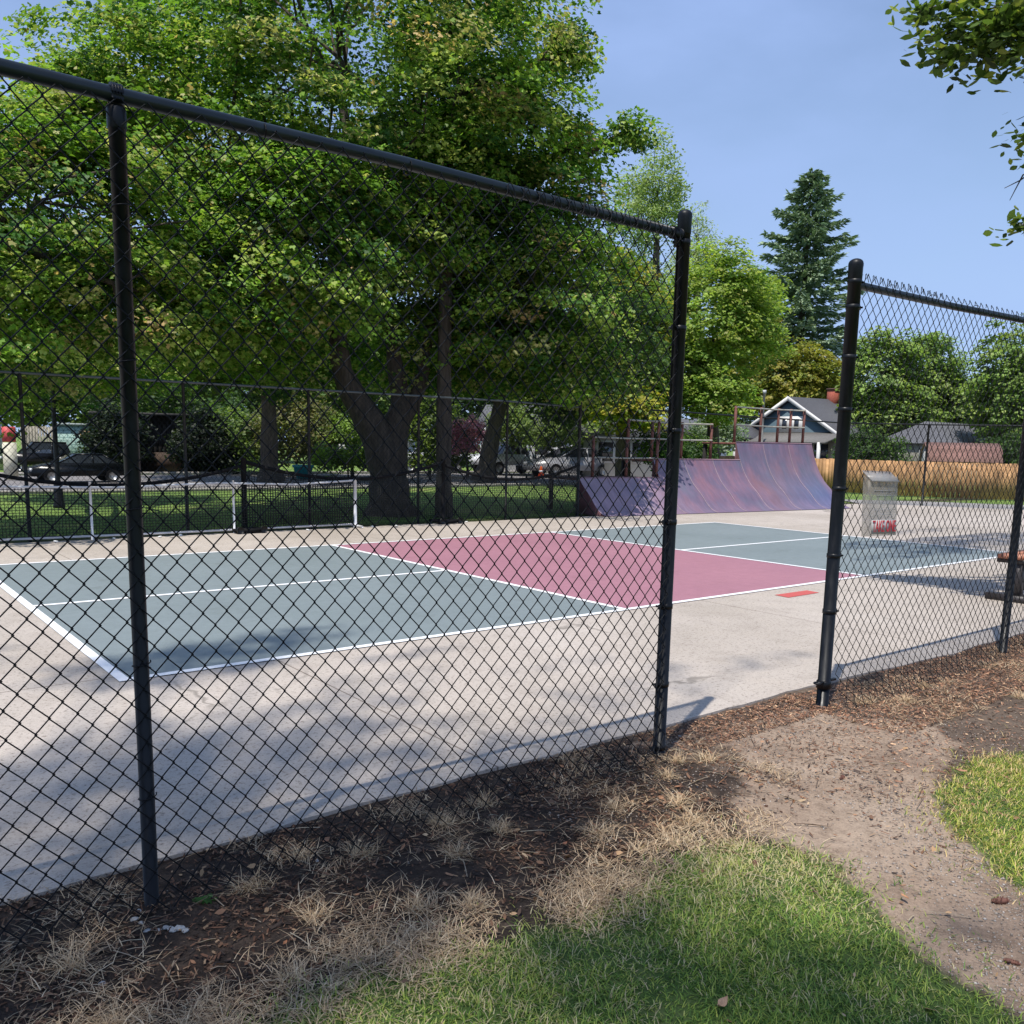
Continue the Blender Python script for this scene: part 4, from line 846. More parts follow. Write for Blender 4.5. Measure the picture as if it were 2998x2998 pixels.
def straw():
    rng = np.random.default_rng(52); Ps = []; dirs = []; Ls = []; lean = []
    # matted band between lawn and soil
    P = scat(rng, -1.7, 1.9, -3.95, -3.15, 52000)
    e = np.interp(P[:, 0], [-1.7, -.6, 0, .6, 1.2, 1.9], [-3.72, -3.68, -3.72, -3.82, -3.72, -3.8]); t = (P[:, 1] - e)
    w = np.exp(-((t - .10) / .15) ** 2) * np.clip(.62 + .9 * vn(P[:, 0], P[:, 1], 7), 0, 1) * np.clip((1.75 - P[:, 0]) / .5, 0, 1); keep = rng.uniform(0, 1, len(P)) < w; Ps.append(P[keep])
    P = scat(rng, -1.7, 2.2, -3.5, -2.57, 26000); w = np.clip(.05 + .75 * vn(P[:, 0] + 4, P[:, 1] * 1.4, 6), 0, .8); Ps.append(P[rng.uniform(0, 1, len(P)) < w])
    P = scat(rng, 3.2, 7.5, -3.5, -2.7, 16000); w = np.clip(.1 + .8 * vn(P[:, 0] + 4, P[:, 1] * 2, 4), 0, .7); Ps.append(P[rng.uniform(0, 1, len(P)) < w])
    P = np.concatenate(Ps); n = len(P); Z = gz(P[:, 0], P[:, 1]) + rng.uniform(0, .012, n)
    c = pal(rng, n, [(.52, .38, .24), (.62, .49, .33), (.36, .25, .15), (.24, .16, .10), (.55, .38, .22)], [3, 2, 2, 1.5, 1.5], .25)
    V, F, C = blades(np.column_stack([P, Z]), rng.uniform(.03, .085, n), rng.uniform(.0009, .0018, n), rng.uniform(.9, .998, n), c, rng)
    # tufts
    tc = [(-1.15, -3.0), (-.95, -3.1), (-.25, -3.27), (.05, -3.42), (-.45, -3.55), (-.9, -3.45), (.1, -2.95), (.38, -3.18), (.5, -2.9), (.75, -2.85), (.95, -3.35), (1.2, -3.2), (1.45, -3.35), (1.35, -3.5), (1.65, -3.1), (.2, -3.5), (-.35, -2.95), (-.1, -2.85), (-.7, -3.68), (1.85, -2.98), (2.0, -3.05), (4.6, -3.5), (3.9, -3.1), (4.3, -3.0), (5.1, -3.35), (.65, -3.1), (-1.0, -3.7), (3.6, -2.98)]
    tc += [tuple(x) for x in scat(rng, -1.3, 1.6, -3.6, -2.65, 12)]
    TP = []; 
    for i, (x, y) in enumerate(tc): m_ = 110 if i < 28 else 25; TP.append(np.stack([np.full(m_, x), np.full(m_, y)], -1) + rng.normal(0, .024 if i < 28 else .02, (m_, 2)))
    TP = np.concatenate(TP); m_ = len(TP); TZ = gz(TP[:, 0], TP[:, 1])
    c2 = pal(rng, m_, [(.56, .40, .24), (.64, .50, .33), (.40, .27, .15)], [3, 2, 1], .2)
    V2, F2, C2 = blades(np.column_stack([TP, TZ]), rng.uniform(.04, .125, m_), rng.uniform(.0008, .0015, m_), 1 - .30 * rng.uniform(0, 1, m_) ** 3 - .01, c2, rng)
    F = [np.concatenate([a, b_ + len(V)]) for a, b_ in zip(F, F2)]
    o = mesh_obj('dry_grass', np.concatenate([V, V2]), F, M['straw'], None, np.concatenate([C, C2])); tag(o, 'dead straw-coloured grass matted along the foot of the fence', 'dry grass', kind='stuff')
straw()
def chips():
    rng = np.random.default_rng(53)
    P = np.concatenate([scat(rng, -1.7, 2.1, -3.6, -2.58, 36000), scat(rng, 1.9, 3.4, -2.95, -2.6, 6000), scat(rng, 3.2, 9, -3.45, -2.62, 34000), scat(rng, 2.2, 6.5, -3.9, -3.0, 5000), scat(rng, 1.2, 3.4, -4.4, -2.9, 2500)])
    den = np.where(P[:, 0] < 2.1, np.clip(.5 + .6 * vn(P[:, 0] * 1.1 + 9, P[:, 1] * 1.6, 4), .12, 1), 1); P = P[rng.uniform(0, 1, len(P)) < den]
    n = len(P); Z = gz(P[:, 0], P[:, 1]) + rng.uniform(.0, .008, n); a = rng.uniform(0, 3.14, n); L_ = rng.uniform(.003, .011, n) * rng.choice([1, 1, 1, 2.2], n); w = np.minimum(L_, .009) * rng.uniform(.12, .42, n)
    C0 = np.column_stack([P, Z + .003]); d = np.stack([np.cos(a), np.sin(a), rng.normal(0, .25, n)], -1); s = np.stack([-np.sin(a), np.cos(a), rng.normal(0, .5, n)], -1)
    V = np.stack([C0 - d * L_[:, None] - s * w[:, None] * .6, C0 + d * L_[:, None] * .7 - s * w[:, None], C0 + d * L_[:, None], C0 + d * L_[:, None] * .5 + s * w[:, None], C0 - d * L_[:, None] * .8 + s * w[:, None]], 1)
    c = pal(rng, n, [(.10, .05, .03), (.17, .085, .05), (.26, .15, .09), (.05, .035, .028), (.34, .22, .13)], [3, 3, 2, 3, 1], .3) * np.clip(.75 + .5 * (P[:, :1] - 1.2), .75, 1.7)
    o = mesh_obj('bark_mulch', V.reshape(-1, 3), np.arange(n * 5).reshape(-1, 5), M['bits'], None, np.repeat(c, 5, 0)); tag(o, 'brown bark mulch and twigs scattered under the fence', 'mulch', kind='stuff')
chips()
def litter():
    rng = np.random.default_rng(57)
    P = np.concatenate([scat(rng, -1.6, 2.2, -3.7, -2.6, 420), scat(rng, -1, 3.6, -5.0, -3.5, 110), scat(rng, 2.5, 7, -3.9, -2.7, 260)]); n = len(P)
    C = np.column_stack([P, gz(P[:, 0], P[:, 1]) + rng.uniform(.006, .02, n)]); c = pal(rng, n, [(.30, .15, .08), (.22, .12, .07), (.42, .26, .14), (.13, .08, .055), (.5, .36, .22)], [3, 3, 2, 3, 1], .25)
    V, F, c = leafmesh(C, .03, OVAL, c, rng, .55); sm = np.repeat(rng.choice([.5, .8, 1.2], n), 6)[:, None]; V = np.repeat(C, 6, 0) + (V - np.repeat(C, 6, 0)) * sm
    nt = 260; Q = np.concatenate([scat(rng, -1.6, 2.2, -3.7, -2.6, 170), scat(rng, 1, 6, -4.6, -2.8, 90)]); a = rng.uniform(0, 3.14, nt); L_ = rng.uniform(.02, .09, nt); d = np.stack([np.cos(a), np.sin(a), rng.normal(0, .1, nt)], -1); sd = np.stack([-np.sin(a), np.cos(a), np.zeros(nt)], -1) * .0018; C2 = np.column_stack([Q, gz(Q[:, 0], Q[:, 1]) + .009])
    V2 = np.stack([C2 - d * L_[:, None] - sd, C2 - d * L_[:, None] + sd, C2 + sd + [0, 0, .004], C2 + d * L_[:, None] * .9 + sd, C2 + d * L_[:, None] * .9 - sd, C2 - sd + [0, 0, .004]], 1).reshape(-1, 3); c2 = np.repeat(pal(rng, nt, [(.35, .28, .2), (.2, .14, .1), (.5, .42, .3)], [2, 2, 1]), 6, 0)
    o = mesh_obj('leaf_litter', np.concatenate([V, V2]), np.concatenate([F, np.arange(nt * 6).reshape(-1, 6) + len(V)]), M['straw'], None, np.concatenate([c, c2])); tag(o, 'small dead leaves and twigs littering the soil, path and lawn', 'leaf litter', kind='stuff')
litter()
def gravel():
    rng = np.random.default_rng(54)
    P = np.concatenate([scat(rng, .9, 3.8, -5.1, -2.65, 90000), scat(rng, -1.5, 6.5, -3.9, -2.6, 2600)])
    ip = inpoly(jit(P, .05, 8), PATH); w = np.where(ip, np.clip(.10 + .35 * vn(P[:, 0] * 1.2, P[:, 1], 3.5) + np.clip((-3.95 - P[:, 1]) * .7, 0, .75) + .35 * (np.abs(P[:, 0] - 1.35) < .3) * (P[:, 1] > -3.75), .05, 1), .12)
    w = np.where(inpoly(P, LAWN) | inpoly(P, LAWN2), 0, w); P = P[rng.uniform(0, 1, len(P)) < w]; n = len(P)
    Z = gz(P[:, 0], P[:, 1]); r = rng.uniform(.0016, .0052, n) * rng.choice([.7, 1, 1, 1.5], n)
    O = np.array([(1, 0, 0), (0, 1, 0), (-1, 0, 0), (0, -1, 0), (0, 0, .7), (0, 0, -.7)]) ; a = rng.uniform(0, 3, n)
    sc_ = rng.uniform(.6, 1.3, (n, 1, 3)); V = O[None] * sc_ * r[:, None, None]; ca, sa = np.cos(a)[:, None], np.sin(a)[:, None]
    V = np.stack([V[..., 0] * ca - V[..., 1] * sa, V[..., 0] * sa + V[..., 1] * ca, V[..., 2]], -1) + np.column_stack([P, Z + r * .25])[:, None]
    F = np.array([(0, 1, 4), (1, 2, 4), (2, 3, 4), (3, 0, 4), (1, 0, 5), (2, 1, 5), (3, 2, 5), (0, 3, 5)]); Fa = (np.arange(n)[:, None, None] * 6 + F[None]).reshape(-1, 3)
    c = pal(rng, n, [(.28, .24, .20), (.36, .31, .27), (.17, .14, .12), (.44, .40, .36), (.32, .23, .17)], [3, 2, 3, .4, 2], .2)
    o = mesh_obj('gravel', V.reshape(-1, 3), Fa, M['bits'], None, np.repeat(c, 6, 0)); tag(o, 'small grey gravel strewn over the worn dirt path', 'gravel', kind='stuff')
gravel()

def stone(name, loc, r, col, seed, lab, cat, group=None, sq=(1, .8, .6)):
    rng = np.random.default_rng(seed); mb = MB(); n = 8; pr = [(.15, -.5), (.7, -.35), (1, 0), (.8, .4), (.3, .62)]
    V = []; an = np.arange(n) * 6.283 / n
    for a_, z_ in pr: V += [(a_ * math.cos(t), a_ * math.sin(t), z_) for t in an]
    V = np.array(V) * (1 + rng.normal(0, .13, (len(V), 1))) * np.array(sq) * r; i = np.arange(4)[:, None] * n; j = np.arange(n)[None]; k = (j + 1) % n
    mb.add(V, [np.stack([i + j, i + k, i + n + k, i + n + j], -1).reshape(-1, 4), np.arange(n)[::-1][None], (np.arange(n) + 4 * n)[None]]); o = mb.build(name, col); o.location = (loc[0], loc[1], gz(loc[0], loc[1]) + r * .22); o.rotation_euler = (0, 0, seed)
    tag(o, lab, cat, group); return o
cst = flat('chalk_stone', (.40, .39, .37), .9, .35, 60, bumpd=.004)
def gp(u, v): p = gpt(u, v); return (p[0], p[1])
for i, (u, v, r) in enumerate(((254, 1745, .016), (262, 1728, .012), (268, 1750, .011), (278, 1766, .012), (313, 1760, .014), (325, 1764, .018), (338, 1762, .019), (350, 1766, .014), (300, 1764, .010))):
    stone('concrete_crumb', gp(u, v), r, cst, 60 + i, 'pale crumb of broken concrete at the foot of the nearest fence post', 'stone', 'pale concrete crumbs by the nearest post')
stone('pebble', gp(193, 1866), .012, cst, 75, 'single round grey pebble on bare soil near the bottom left', 'stone')
stone('pebble', gp(600, 1632), .013, cst, 76, 'grey pebble in the mulch just below the slab edge', 'stone')
stone('pebble', gp(1245, 1390) if 0 else gp(1281, 1394), .012, cst, 77, 'smooth pale pebble in the shadow of the left gate post', 'stone')
def cone(u, v, s, rz, lab):
    x, y = gp(u, v); root = empty('pine_cone', (x, y, gz(x, y) + s * .3), rz, lab, 'pine cone'); brn = M.setdefault('cone', flat('cone_brown', (.15, .065, .045), .8, .35, 60, bumpd=.001))
    mb = MB(); rng = np.random.default_rng(int(u)); t = np.linspace(-1, 1, 9); rr = s * .34 * np.sqrt(np.maximum(.02, 1 - t ** 2 * .95)); mb.tube(np.stack([t * s, 0 * t, 0 * t], -1), rr, 8)
    for k in range(70):
        tt = rng.uniform(-.9, .85); a = rng.uniform(0, 6.28); r_ = s * .36 * math.sqrt(1 - tt * tt * .9); c = np.array([tt * s, r_ * math.cos(a), r_ * math.sin(a)]); o_ = np.array([.4, math.cos(a), math.sin(a)]) * s * .13; w_ = np.array([0, -math.sin(a), math.cos(a)]) * s * .09
        mb.poly([c - w_ - o_ * .3, c + w_ - o_ * .3, c + o_ + w_ * .5, c + o_ - w_ * .5])
    o = mb.build('cone', brn, root); return root
cone(1588, 1475, .022, .2, 'small dark pine cone in the middle of the bare dirt path')
cone(1424, 1640, .022, .8, 'reddish pine cone at the upper edge of the lawn')
cone(1886, 1712, .033, -.6, 'long brown pine cone lying on the gravel at the right edge')
cone(1908, 1825, .024, -1.2, 'squat brown pine cone low in the bottom right corner')
cone(705, 1720, .022, .1, 'brown pine cone half buried in the straw below the left fence')
cone(1075, 1392 + 300, .001, 0, 'x') if 0 else None
def dead_leaf(u, v, s, rz, col, lab, curl=1.0):
    x, y = gp(u, v); mb = MB(); n = 9; t = np.linspace(-1, 1, n)
    top = [(a * s, .34 * s * (1 - a * a) + .1 * s * math.sin(5 * a), .25 * s * a * a * curl + .12 * s) for a in t]; mid = [(a * s, 0, .25 * s * a * a * curl) for a in t]; bot = [(a * s, -.34 * s * (1 - a * a), .25 * s * a * a * curl + .14 * s) for a in t]
    V = np.array(top + mid + bot); i = np.arange(n - 1); mb.add(V, [np.stack([i + n, i + n + 1, i + 1, i], -1), np.stack([i + 2 * n, i + 2 * n + 1, i + n + 1, i + n], -1)]); o = mb.build('dead_leaf', flat('dl' + str(u), col, .7, .2, 60)); o.location = (x, y, gz(x, y) + .02); o.rotation_euler = (.1, .1, rz); tag(o, lab, 'leaf'); return o
dead_leaf(1360, 1918, .036, .3, (.40, .24, .14), 'curled tan dead leaf on the lawn at the bottom edge', 1.6)
dead_leaf(1825, 1475, .035, -.9, (.42, .2, .12), 'x') if 0 else None
dead_leaf(1812, 1468, .03, -.8, (.40, .19, .11), 'reddish dead leaf on the path edge by the right lawn', .6)
dead_leaf(538, 1800 + 0, .016, .8, (.42, .17, .07), 'small orange dead leaf below the nearest fence post', .8)
dead_leaf(1065, 1318 + 290, .02, .4, (.3, .12, .06), 'small rusty leaf among the straw left of the path', .8)
dead_leaf(1705, 1640 + 70, .022, 1.1, (.4, .2, .1), 'thin brown leaf lying across the gravelly path', .3)
def weed():
    x, y = gp(385, 1680 + 30); root = empty('weed', (x, y, gz(x, y)), 0, 'single green weed with broad lobed leaf beside the nearest fence post', 'weed'); rng = np.random.default_rng(5)
    P = np.array([(0, 0, .015), (.022, .008, .018), (-.015, .012, .012), (.01, -.016, .016), (.035, -.01, .01)]); V, F, C = leafmesh(P, .035, MAPLE, pal(rng, 5, [(.06, .16, .03)], [1]), rng, .35); mesh_obj('leaf', V, F, M['leaf'], root, C)
    mb = MB(); 
    for p in P: mb.tube([(0, 0, 0), tuple(p)], .0012, 4)
    mb.build('stem', M['bark'], root)
weed()

# ------------------------------------------------------------------ far buildings, cars, fences
def frame_at(u, D, rot=0):
    p = at(u, 900, D); az = math.atan2(p[0] - EYE[0], p[1] - EYE[1]); return (p[0], p[1], 0), -az + rot
def house():
    loc, rz = frame_at(1481, 60, R(50)); root = empty('blue_house', loc, rz, 'blue-grey gabled house with dark roof and white trim beyond the wooden fence', 'house')
    blue = flat('blue_siding', (.085, .135, .165), .8, .08, 2); wt = flat('white_trim', (.72, .70, .67), .6, .05, 3); rf = flat('dark_shingle', (.085, .085, .095), .9, .2, 12, bumpd=.01); bg = flat('beige_wall', (.33, .31, .25), .8, .08, 3); gl = flat('dark_pane', (.03, .035, .05), .15, .2, 3, spec=.9)
    e, pk, hw, Ln = 2.26, 4.72, 4.25, 8.2
    mb = MB(); mb.extr([(0, -hw + .3, 0), (0, hw - .3, 0), (0, hw - .3, e + .1), (0, 0, pk - .15), (0, -hw + .3, e + .1)], (Ln - .3, 0, 0)); w = mb.build('wall', blue, root)
    mb = MB(); mb.box((.6, -hw + .6, 1.05), (1.6, .7, 2.1)); mb.build('corner_wall', bg, root)
    for s in (-1, 1):
        mb = MB(); mb.extr([(-.2, 0, pk), (-.2, s * (hw + .1), e - .06), (-.2, s * (hw + .1), e + .08), (-.2, 0, pk + .14)], (Ln + .1, 0, 0)); r_ = mb.build('roof', rf, root)
        mb = MB(); mb.extr([(-.26, 0, pk - .1), (-.26, s * (hw + .12), e - .16), (-.26, s * (hw + .12), e + .09), (-.26, 0, pk + .16)], (.055, 0, 0)); mb.build('rake_board', wt, root)
    mb = MB(); mb.box((4.0, -.2, pk + .1), (.62, .6, 1.3)); ch = mb.build('chimney', flat('red_brick', (.34, .09, .06), .9, .25, 12), root)
    mb = MB(); mb.box((4.0, -.2, pk + .79), (.72, .7, .08)); mb.build('chimney_cap', flat('ccap', (.12, .07, .06), .9, .2, 5), ch)
    mb = MB(); mb.box((-.03, -.2, 3.12), (.10, 1.9, 1.0)); f_ = mb.build('window', wt, root)
    for y_, w_ in ((.25, .34), (-.70, .34)):
        mb = MB(); mb.box((-.10, y_, 3.15), (.03, w_, .6)); mb.build('pane', gl, f_)
    # skirt roof across the front
    mb = MB(); mb.extr([(-1.9, -hw - .1, 2.02), (0, -hw - .1, 2.62), (0, -hw - .1, 2.5), (-1.9, -hw - .1, 1.93)], (0, 2 * hw, 0)); mb.build('porch_roof', flat('porch_shingle', (.16, .15, .14), .9, .2, 10), root)
    # small porch gable on the left
    mb = MB()
    for s in (-1, 1): mb.extr([(-2.9, 3.1, 3.02), (-2.9, 3.1 + s * 1.5, 2.12), (-2.9, 3.1 + s * 1.5, 2.25), (-2.9, 3.1, 3.17)], (2.9, 0, 0))
    mb.build('porch_gable_roof', rf, root)
    mb = MB()
    for s in (-1, 1): mb.extr([(-2.96, 3.1, 2.98), (-2.96, 3.1 + s * 1.52, 2.07), (-2.96, 3.1 + s * 1.52, 2.22), (-2.96, 3.1, 3.14)], (.05, 0, 0))
    mb.build('porch_rake_board', flat('grey_trim', (.38, .39, .38), .7, .1, 3), root)
    mb = MB(); mb.extr([(-2.8, 1.9, 2.1), (-2.8, 4.3, 2.1), (-2.8, 3.1, 2.9)], (.1, 0, 0)); mb.build('porch_gable', flat('porch_dark', (.02, .02, .02), .9, .1, 3), root)
    for y_ in (1.9, 4.3, -3.9):
        mb = MB(); mb.box((-1.85 if y_ < 0 else -2.7, y_, 1.0), (.16, .16, 2.0)); mb.build('porch_post', wt, root)
    mb = MB(); mb.box((-.03, -2.7, 1.45), (.06, 1.3, 1.15)); f2 = mb.build('window', flat('putty_trim', (.5, .48, .42), .7, .1, 3), root)
    mb = MB(); mb.box((-.08, -2.7, 1.45), (.03, 1.05, .9)); mb.build('pane', gl, f2)
house()
def house2():
    loc, rz = frame_at(1730, 58, R(62)); root = empty('beige_house', loc, rz, 'low beige house with grey hip roof seen through the right fence', 'house')
    rf = flat('grey_shingle', (.12, .12, .135), .9, .15, 10); wl_ = flat('beige_stucco', (.24, .225, .185), .8, .08, 3)
    mb = MB(); mb.box((3, 0, 1.05), (8, 4.2, 2.1)); mb.build('wall', wl_, root)
    mb = MB(); a, b_, c, h, e = -1.2, 7.2, 2.3, 3.35, 2.05
    V = [(a, -c, e), (b_, -c, e), (b_, c, e), (a, c, e), (a + 1.6, 0, h), (b_ - 1.6, 0, h)]; mb.add(V, [np.array([(0, 1, 5, 4), (2, 3, 4, 5)]), np.array([(3, 0, 4), (1, 2, 5)])]); mb.poly([(a, -c, e - .01), (a, c, e - .01), (b_, c, e - .01), (b_, -c, e - .01)]); mb.build('roof', rf, root)
    f_ = MB().box((-1.03, -.8, 1.35), (.06, .5, .95)).build('window', flat('w2', (.4, .4, .38), .6, .1, 3), root); MB().box((-1.08, -.8, 1.35), (.03, .36, .8)).build('pane', flat('p2', (.03, .04, .04), .2, .2, 3), f_)
    MB().box((-1.05, .6, 1.2), (.08, .25, .9)).build('white_panel', flat('wp', (.65, .62, .58), .6, .1, 3), root)
house2()
def shed():
    loc, rz = frame_at(1817, 50, R(12)); root = empty('garden_shed', loc, rz, 'small white barn-style shed with faded red-brown gambrel roof', 'shed')
    wt = flat('shed_white', (.55, .53, .5), .8, .1, 3); rf = flat('shed_roof', (.25, .135, .11), .9, .2, 9)
    x0, x1 = -1.85, 1.45; W2 = .95
    sec = [(-W2, 0), (-W2, 1.05), (-W2 * .72, 1.62), (0, 1.98), (W2 * .72, 1.62), (W2, 1.05), (W2, 0)]
    MB().extr([(x1, y_, z_) for y_, z_ in sec], (-(x1 - x0), 0, 0)).build('wall', wt, root)
    for k, (p, q) in enumerate(zip(sec[1:5], sec[2:6])):
        o1 = .06; MB().extr([(x0 - .08, p[0] * 1.06, p[1] + .02), (x0 - .08, q[0] * 1.06, q[1] + .02), (x0 - .08, q[0] * 1.06, q[1] + .07), (x0 - .08, p[0] * 1.06, p[1] + .07)], (x1 - x0 + .12, 0, 0)).build('roof', rf, root)
    MB().box((-.95, -W2 - .015, .95), (.45, .05, .22)).build('window', flat('sw', (.02, .02, .02), .4, .1, 3), root)
shed()
def wood_fence():
    A = np.array([33.6, 17.6]); Bp = np.array([28.1, 9.84]); Cc = np.array([31.6, 5.6]); Dd = np.array([36, .5])
    A = at(1350, 905, 40)[:2]; pts = [A, at(1530, 905, 36.5)[:2], at(1700, 905, 34.5)[:2], at(1850, 905, 34.3)[:2], at(2050, 905, 36)[:2]]
    root = empty('wooden_fence', (*pts[0], 0), 0, 'new orange-brown cedar board fence behind the right end of the court', 'fence'); rng = np.random.default_rng(8)
    mt = colmat('cedar', .8, 0, 3); mb = MB(); H0 = 1.22
    for p, q in zip(pts[:-1], pts[1:]):
        d = q - p; Lg = np.linalg.norm(d); d /= Lg; n = int(Lg / .145)
        for k in range(n):
            c = p + d * (k + .5) * Lg / n - pts[0]; h = H0 + rng.normal(0, .008); a = math.atan2(d[1], d[0])
            mb.box((c[0], c[1], h / 2), (Lg / n - .012, .02, h), a, col=np.array((.50, .28, .135)) * rng.uniform(.8, 1.15))
    mb.build('boards', mt, root)
    mb = MB()
    for p, q in zip(pts[:-1], pts[1:]):
        p_ = p - pts[0]; q_ = q - pts[0]; nrm = np.array([-(q - p)[1], (q - p)[0]]); nrm = nrm / np.linalg.norm(nrm) * .05
        for z in (.25, 1.0): mb.beam((*(p_ + nrm), z), (*(q_ + nrm), z), .04, .09, col=(.3, .17, .08))
    mb.build('rails', mt, root)
wood_fence()
def pole():
    loc = at(1432, 905, 58); root = empty('utility_pole', (loc[0], loc[1], 0), 0, 'thin weathered utility pole beside the blue house gable', 'pole')
    MB().tube([(0, 0, 0), (0, 0, at(1432, 738, 58)[2])], [.10, .07], 8).build('shaft', flat('pole_wood', (.3, .29, .26), .9, .2, 6), root, True)
    MB().box((0, 0, at(1432, 740, 58)[2] + .03), (.16, .16, .2)).build('pole_cap', flat('pc', (.6, .6, .58), .7, .1, 5), root)
pole()
def car(name, lab, u, v, D, heading, Lc, colr, kind='sedan', cat='car', gloss=.25):
    p = at(u, v, D); root = empty(name, (p[0], p[1], -.02), heading, lab, cat)
    body = flat('paint_' + name + str(int(u)), colr, gloss, .05, 2, spec=.8 if colr[0] > .1 else .25); gl = M.setdefault('carglass', flat('car_glass', (.02, .025, .03), .08, .2, 3, spec=1)); ty = M.setdefault('tyre', flat('tyre', (.015, .015, .015), .8, .1, 9)); rim = M.setdefault('rim', flat('rim', (.4, .4, .4), .35, .1, 9, metal=.7)); W2 = .88
    k = Lc / 4.6
    if kind == 'sedan':
        lo = [(-2.3, .35), (-2.3, .78), (-2.1, .92), (-1.5, .98), (.9, .98), (1.7, .86), (2.2, .72), (2.3, .5), (2.25, .32)]; cab = [(-1.75, .96), (-1.05, 1.38), (.2, 1.42), (1.1, .97)]
    elif kind == 'suv':
        lo = [(-2.3, .4), (-2.32, 1.0), (-2.2, 1.08), (.9, 1.1), (1.9, 1.0), (2.25, .85), (2.3, .45)]; cab = [(-2.2, 1.08), (-1.95, 1.68), (.25, 1.72), (1.05, 1.1)]
    else:
        lo = [(-2.3, .45), (-2.3, 1.0), (-.4, 1.02), (1.0, 1.05), (1.9, .98), (2.25, .85), (2.3, .5)]; cab = [(-.55, 1.02), (-.4, 1.62), (.55, 1.66), (1.15, 1.05)]
    mb = MB(); mb.extr([(x * k, -W2, z) for x, z in lo], (0, 2 * W2, 0)); bd = mb.build('body', body, root)
    # tapered cabin (glass) with a roof panel
    a = np.array([(x * k, z) for x, z in cab]); V = []; 
    for s in (-1, 1): V += [(a[0][0], s * W2 * .97, a[0][1]), (a[1][0], s * W2 * .76, a[1][1]), (a[2][0], s * W2 * .76, a[2][1]), (a[3][0], s * W2 * .97, a[3][1])]
    MB().add(V, [np.array([(0, 1, 2, 3), (7, 6, 5, 4), (0, 4, 5, 1), (1, 5, 6, 2), (2, 6, 7, 3)])]).build('window', gl, root)
    MB().box(((a[1][0] + a[2][0]) / 2, 0, a[1][1] + .025), (a[2][0] - a[1][0] + .08, 2 * W2 * .79, .045)).build('roof', body, root)
    mb = MB()
    for s in (-1, 1):
        for q in (0, 3): mb.beam((a[q][0], s * W2 * .965, a[q][1]), (a[1 if q == 0 else 2][0], s * W2 * .77, a[1][1]), .05, .05)
        mb.beam(((a[1][0] + a[2][0]) / 2 - .1, s * W2 * .985, a[0][1]), ((a[1][0] + a[2][0]) / 2 - .1, s * W2 * .78, a[1][1]), .06, .03)
    mb.build('pillar', body, root)
    for x in (-1.42 * k, 1.4 * k):
        for s in (-1, 1):
            w = MB().tube([(x, s * (W2 - .18), .33), (x, s * (W2 + .02), .33)], .33, 16).build('wheel', ty, root); MB().tube([(x, s * (W2 + .005), .33), (x, s * (W2 + .035), .33)], .2, 12).build('rim', rim, w)
    for s in (-1, 1):
        MB().box((2.26 * k, s * .62, .64 if kind == 'sedan' else .8), (.08, .34, .14)).build('headlight', M.setdefault('hl', flat('headlight', (.7, .7, .7), .2, .05, 5)), root); MB().box((-2.3 * k, s * .66, .78), (.05, .3, .14)).build('tail_light', M.setdefault('tl', flat('tail_light', (.35, .02, .02), .3, .05, 5)), root)
    return root
car('parked_car', 'black sedan parked at the near kerb on the left with a pale hood', 148, 905, 33, R(180), 4.5, (.004, .005, .006), 'sedan').scale = (.67, .7, .66)
car('parked_car', 'dark boxy vehicle parked in front of the weathered board fence at far left', 70, 890, 41.5, R(180), 4.0, (.006, .006, .007), 'suv').scale = (.62, .62, .72)
car('parked_car', 'silver pickup partly hidden by the huge maple trunk', 800, 888, 46, R(180), 4.6, (.5, .51, .53), 'pickup')
car('parked_car', 'white pickup parked right of the leaning trunk tree', 962, 890, 46, R(180), 4.6, (.75, .75, .75), 'pickup')
car('parked_car', 'grey sedan parked behind the far fence corner post', 1075, 888, 44, R(170), 4.4, (.25, .25, .27), 'sedan')
def cone_():
    p = at(1021, 888, 42); root = empty('traffic_cone', (p[0], p[1], 0), 0, 'bright orange object standing beside the street by the grey sedan', 'cone'); o = flat('orange', (.85, .13, .02), .6, .1, 5)
    MB().box((0, 0, .02), (.36, .36, .04)).build('base', o, root); MB().lathe((0, 0, .04), [(.15, 0), (.045, .46), (.04, .48)], 12).build('cone', o, root); MB().lathe((0, 0, .24), [(.108, 0), (.09, .09)], 12).build('band', white, root)
cone_()
def carport():
    p0 = at(190, 905, 42); p1 = at(408, 905, 42); root = empty('carport', (*p0[:2], 0), math.atan2(p1[1] - p0[1], p1[0] - p0[0]), 'flat-roofed dark shed like a black carport behind the street on the left', 'shed'); Lg = np.linalg.norm(p1[:2] - p0[:2]); dk = flat('dark_boards', (.018, .016, .016), .9, .3, 4); H0 = at(300, 785, 42)[2]
    mb = MB()
    mb.box((Lg / 2, .06, H0 / 2), (Lg, .08, H0))
    for k in range(26): mb.box((Lg * (k + .5) / 26, 0, H0 / 2), (Lg / 26 - .02, .03, H0 - .05))
    mb.box((.0, 2, H0 / 2), (.1, 4, H0)); mb.box((Lg, 2, H0 / 2), (.1, 4, H0)); mb.build('wall', dk, root)
    MB().box((Lg / 2, 1.9, H0 + .06), (Lg + .6, 4.6, .12)).build('roof', flat('dark_roof', (.03, .028, .028), .8, .2, 4), root)
    MB().box((Lg * .62, -.07, .45), (Lg * .45, .06, .8)).build('lower_panel', flat('brown_panel', (.05, .03, .02), .8, .3, 5), root)
carport()
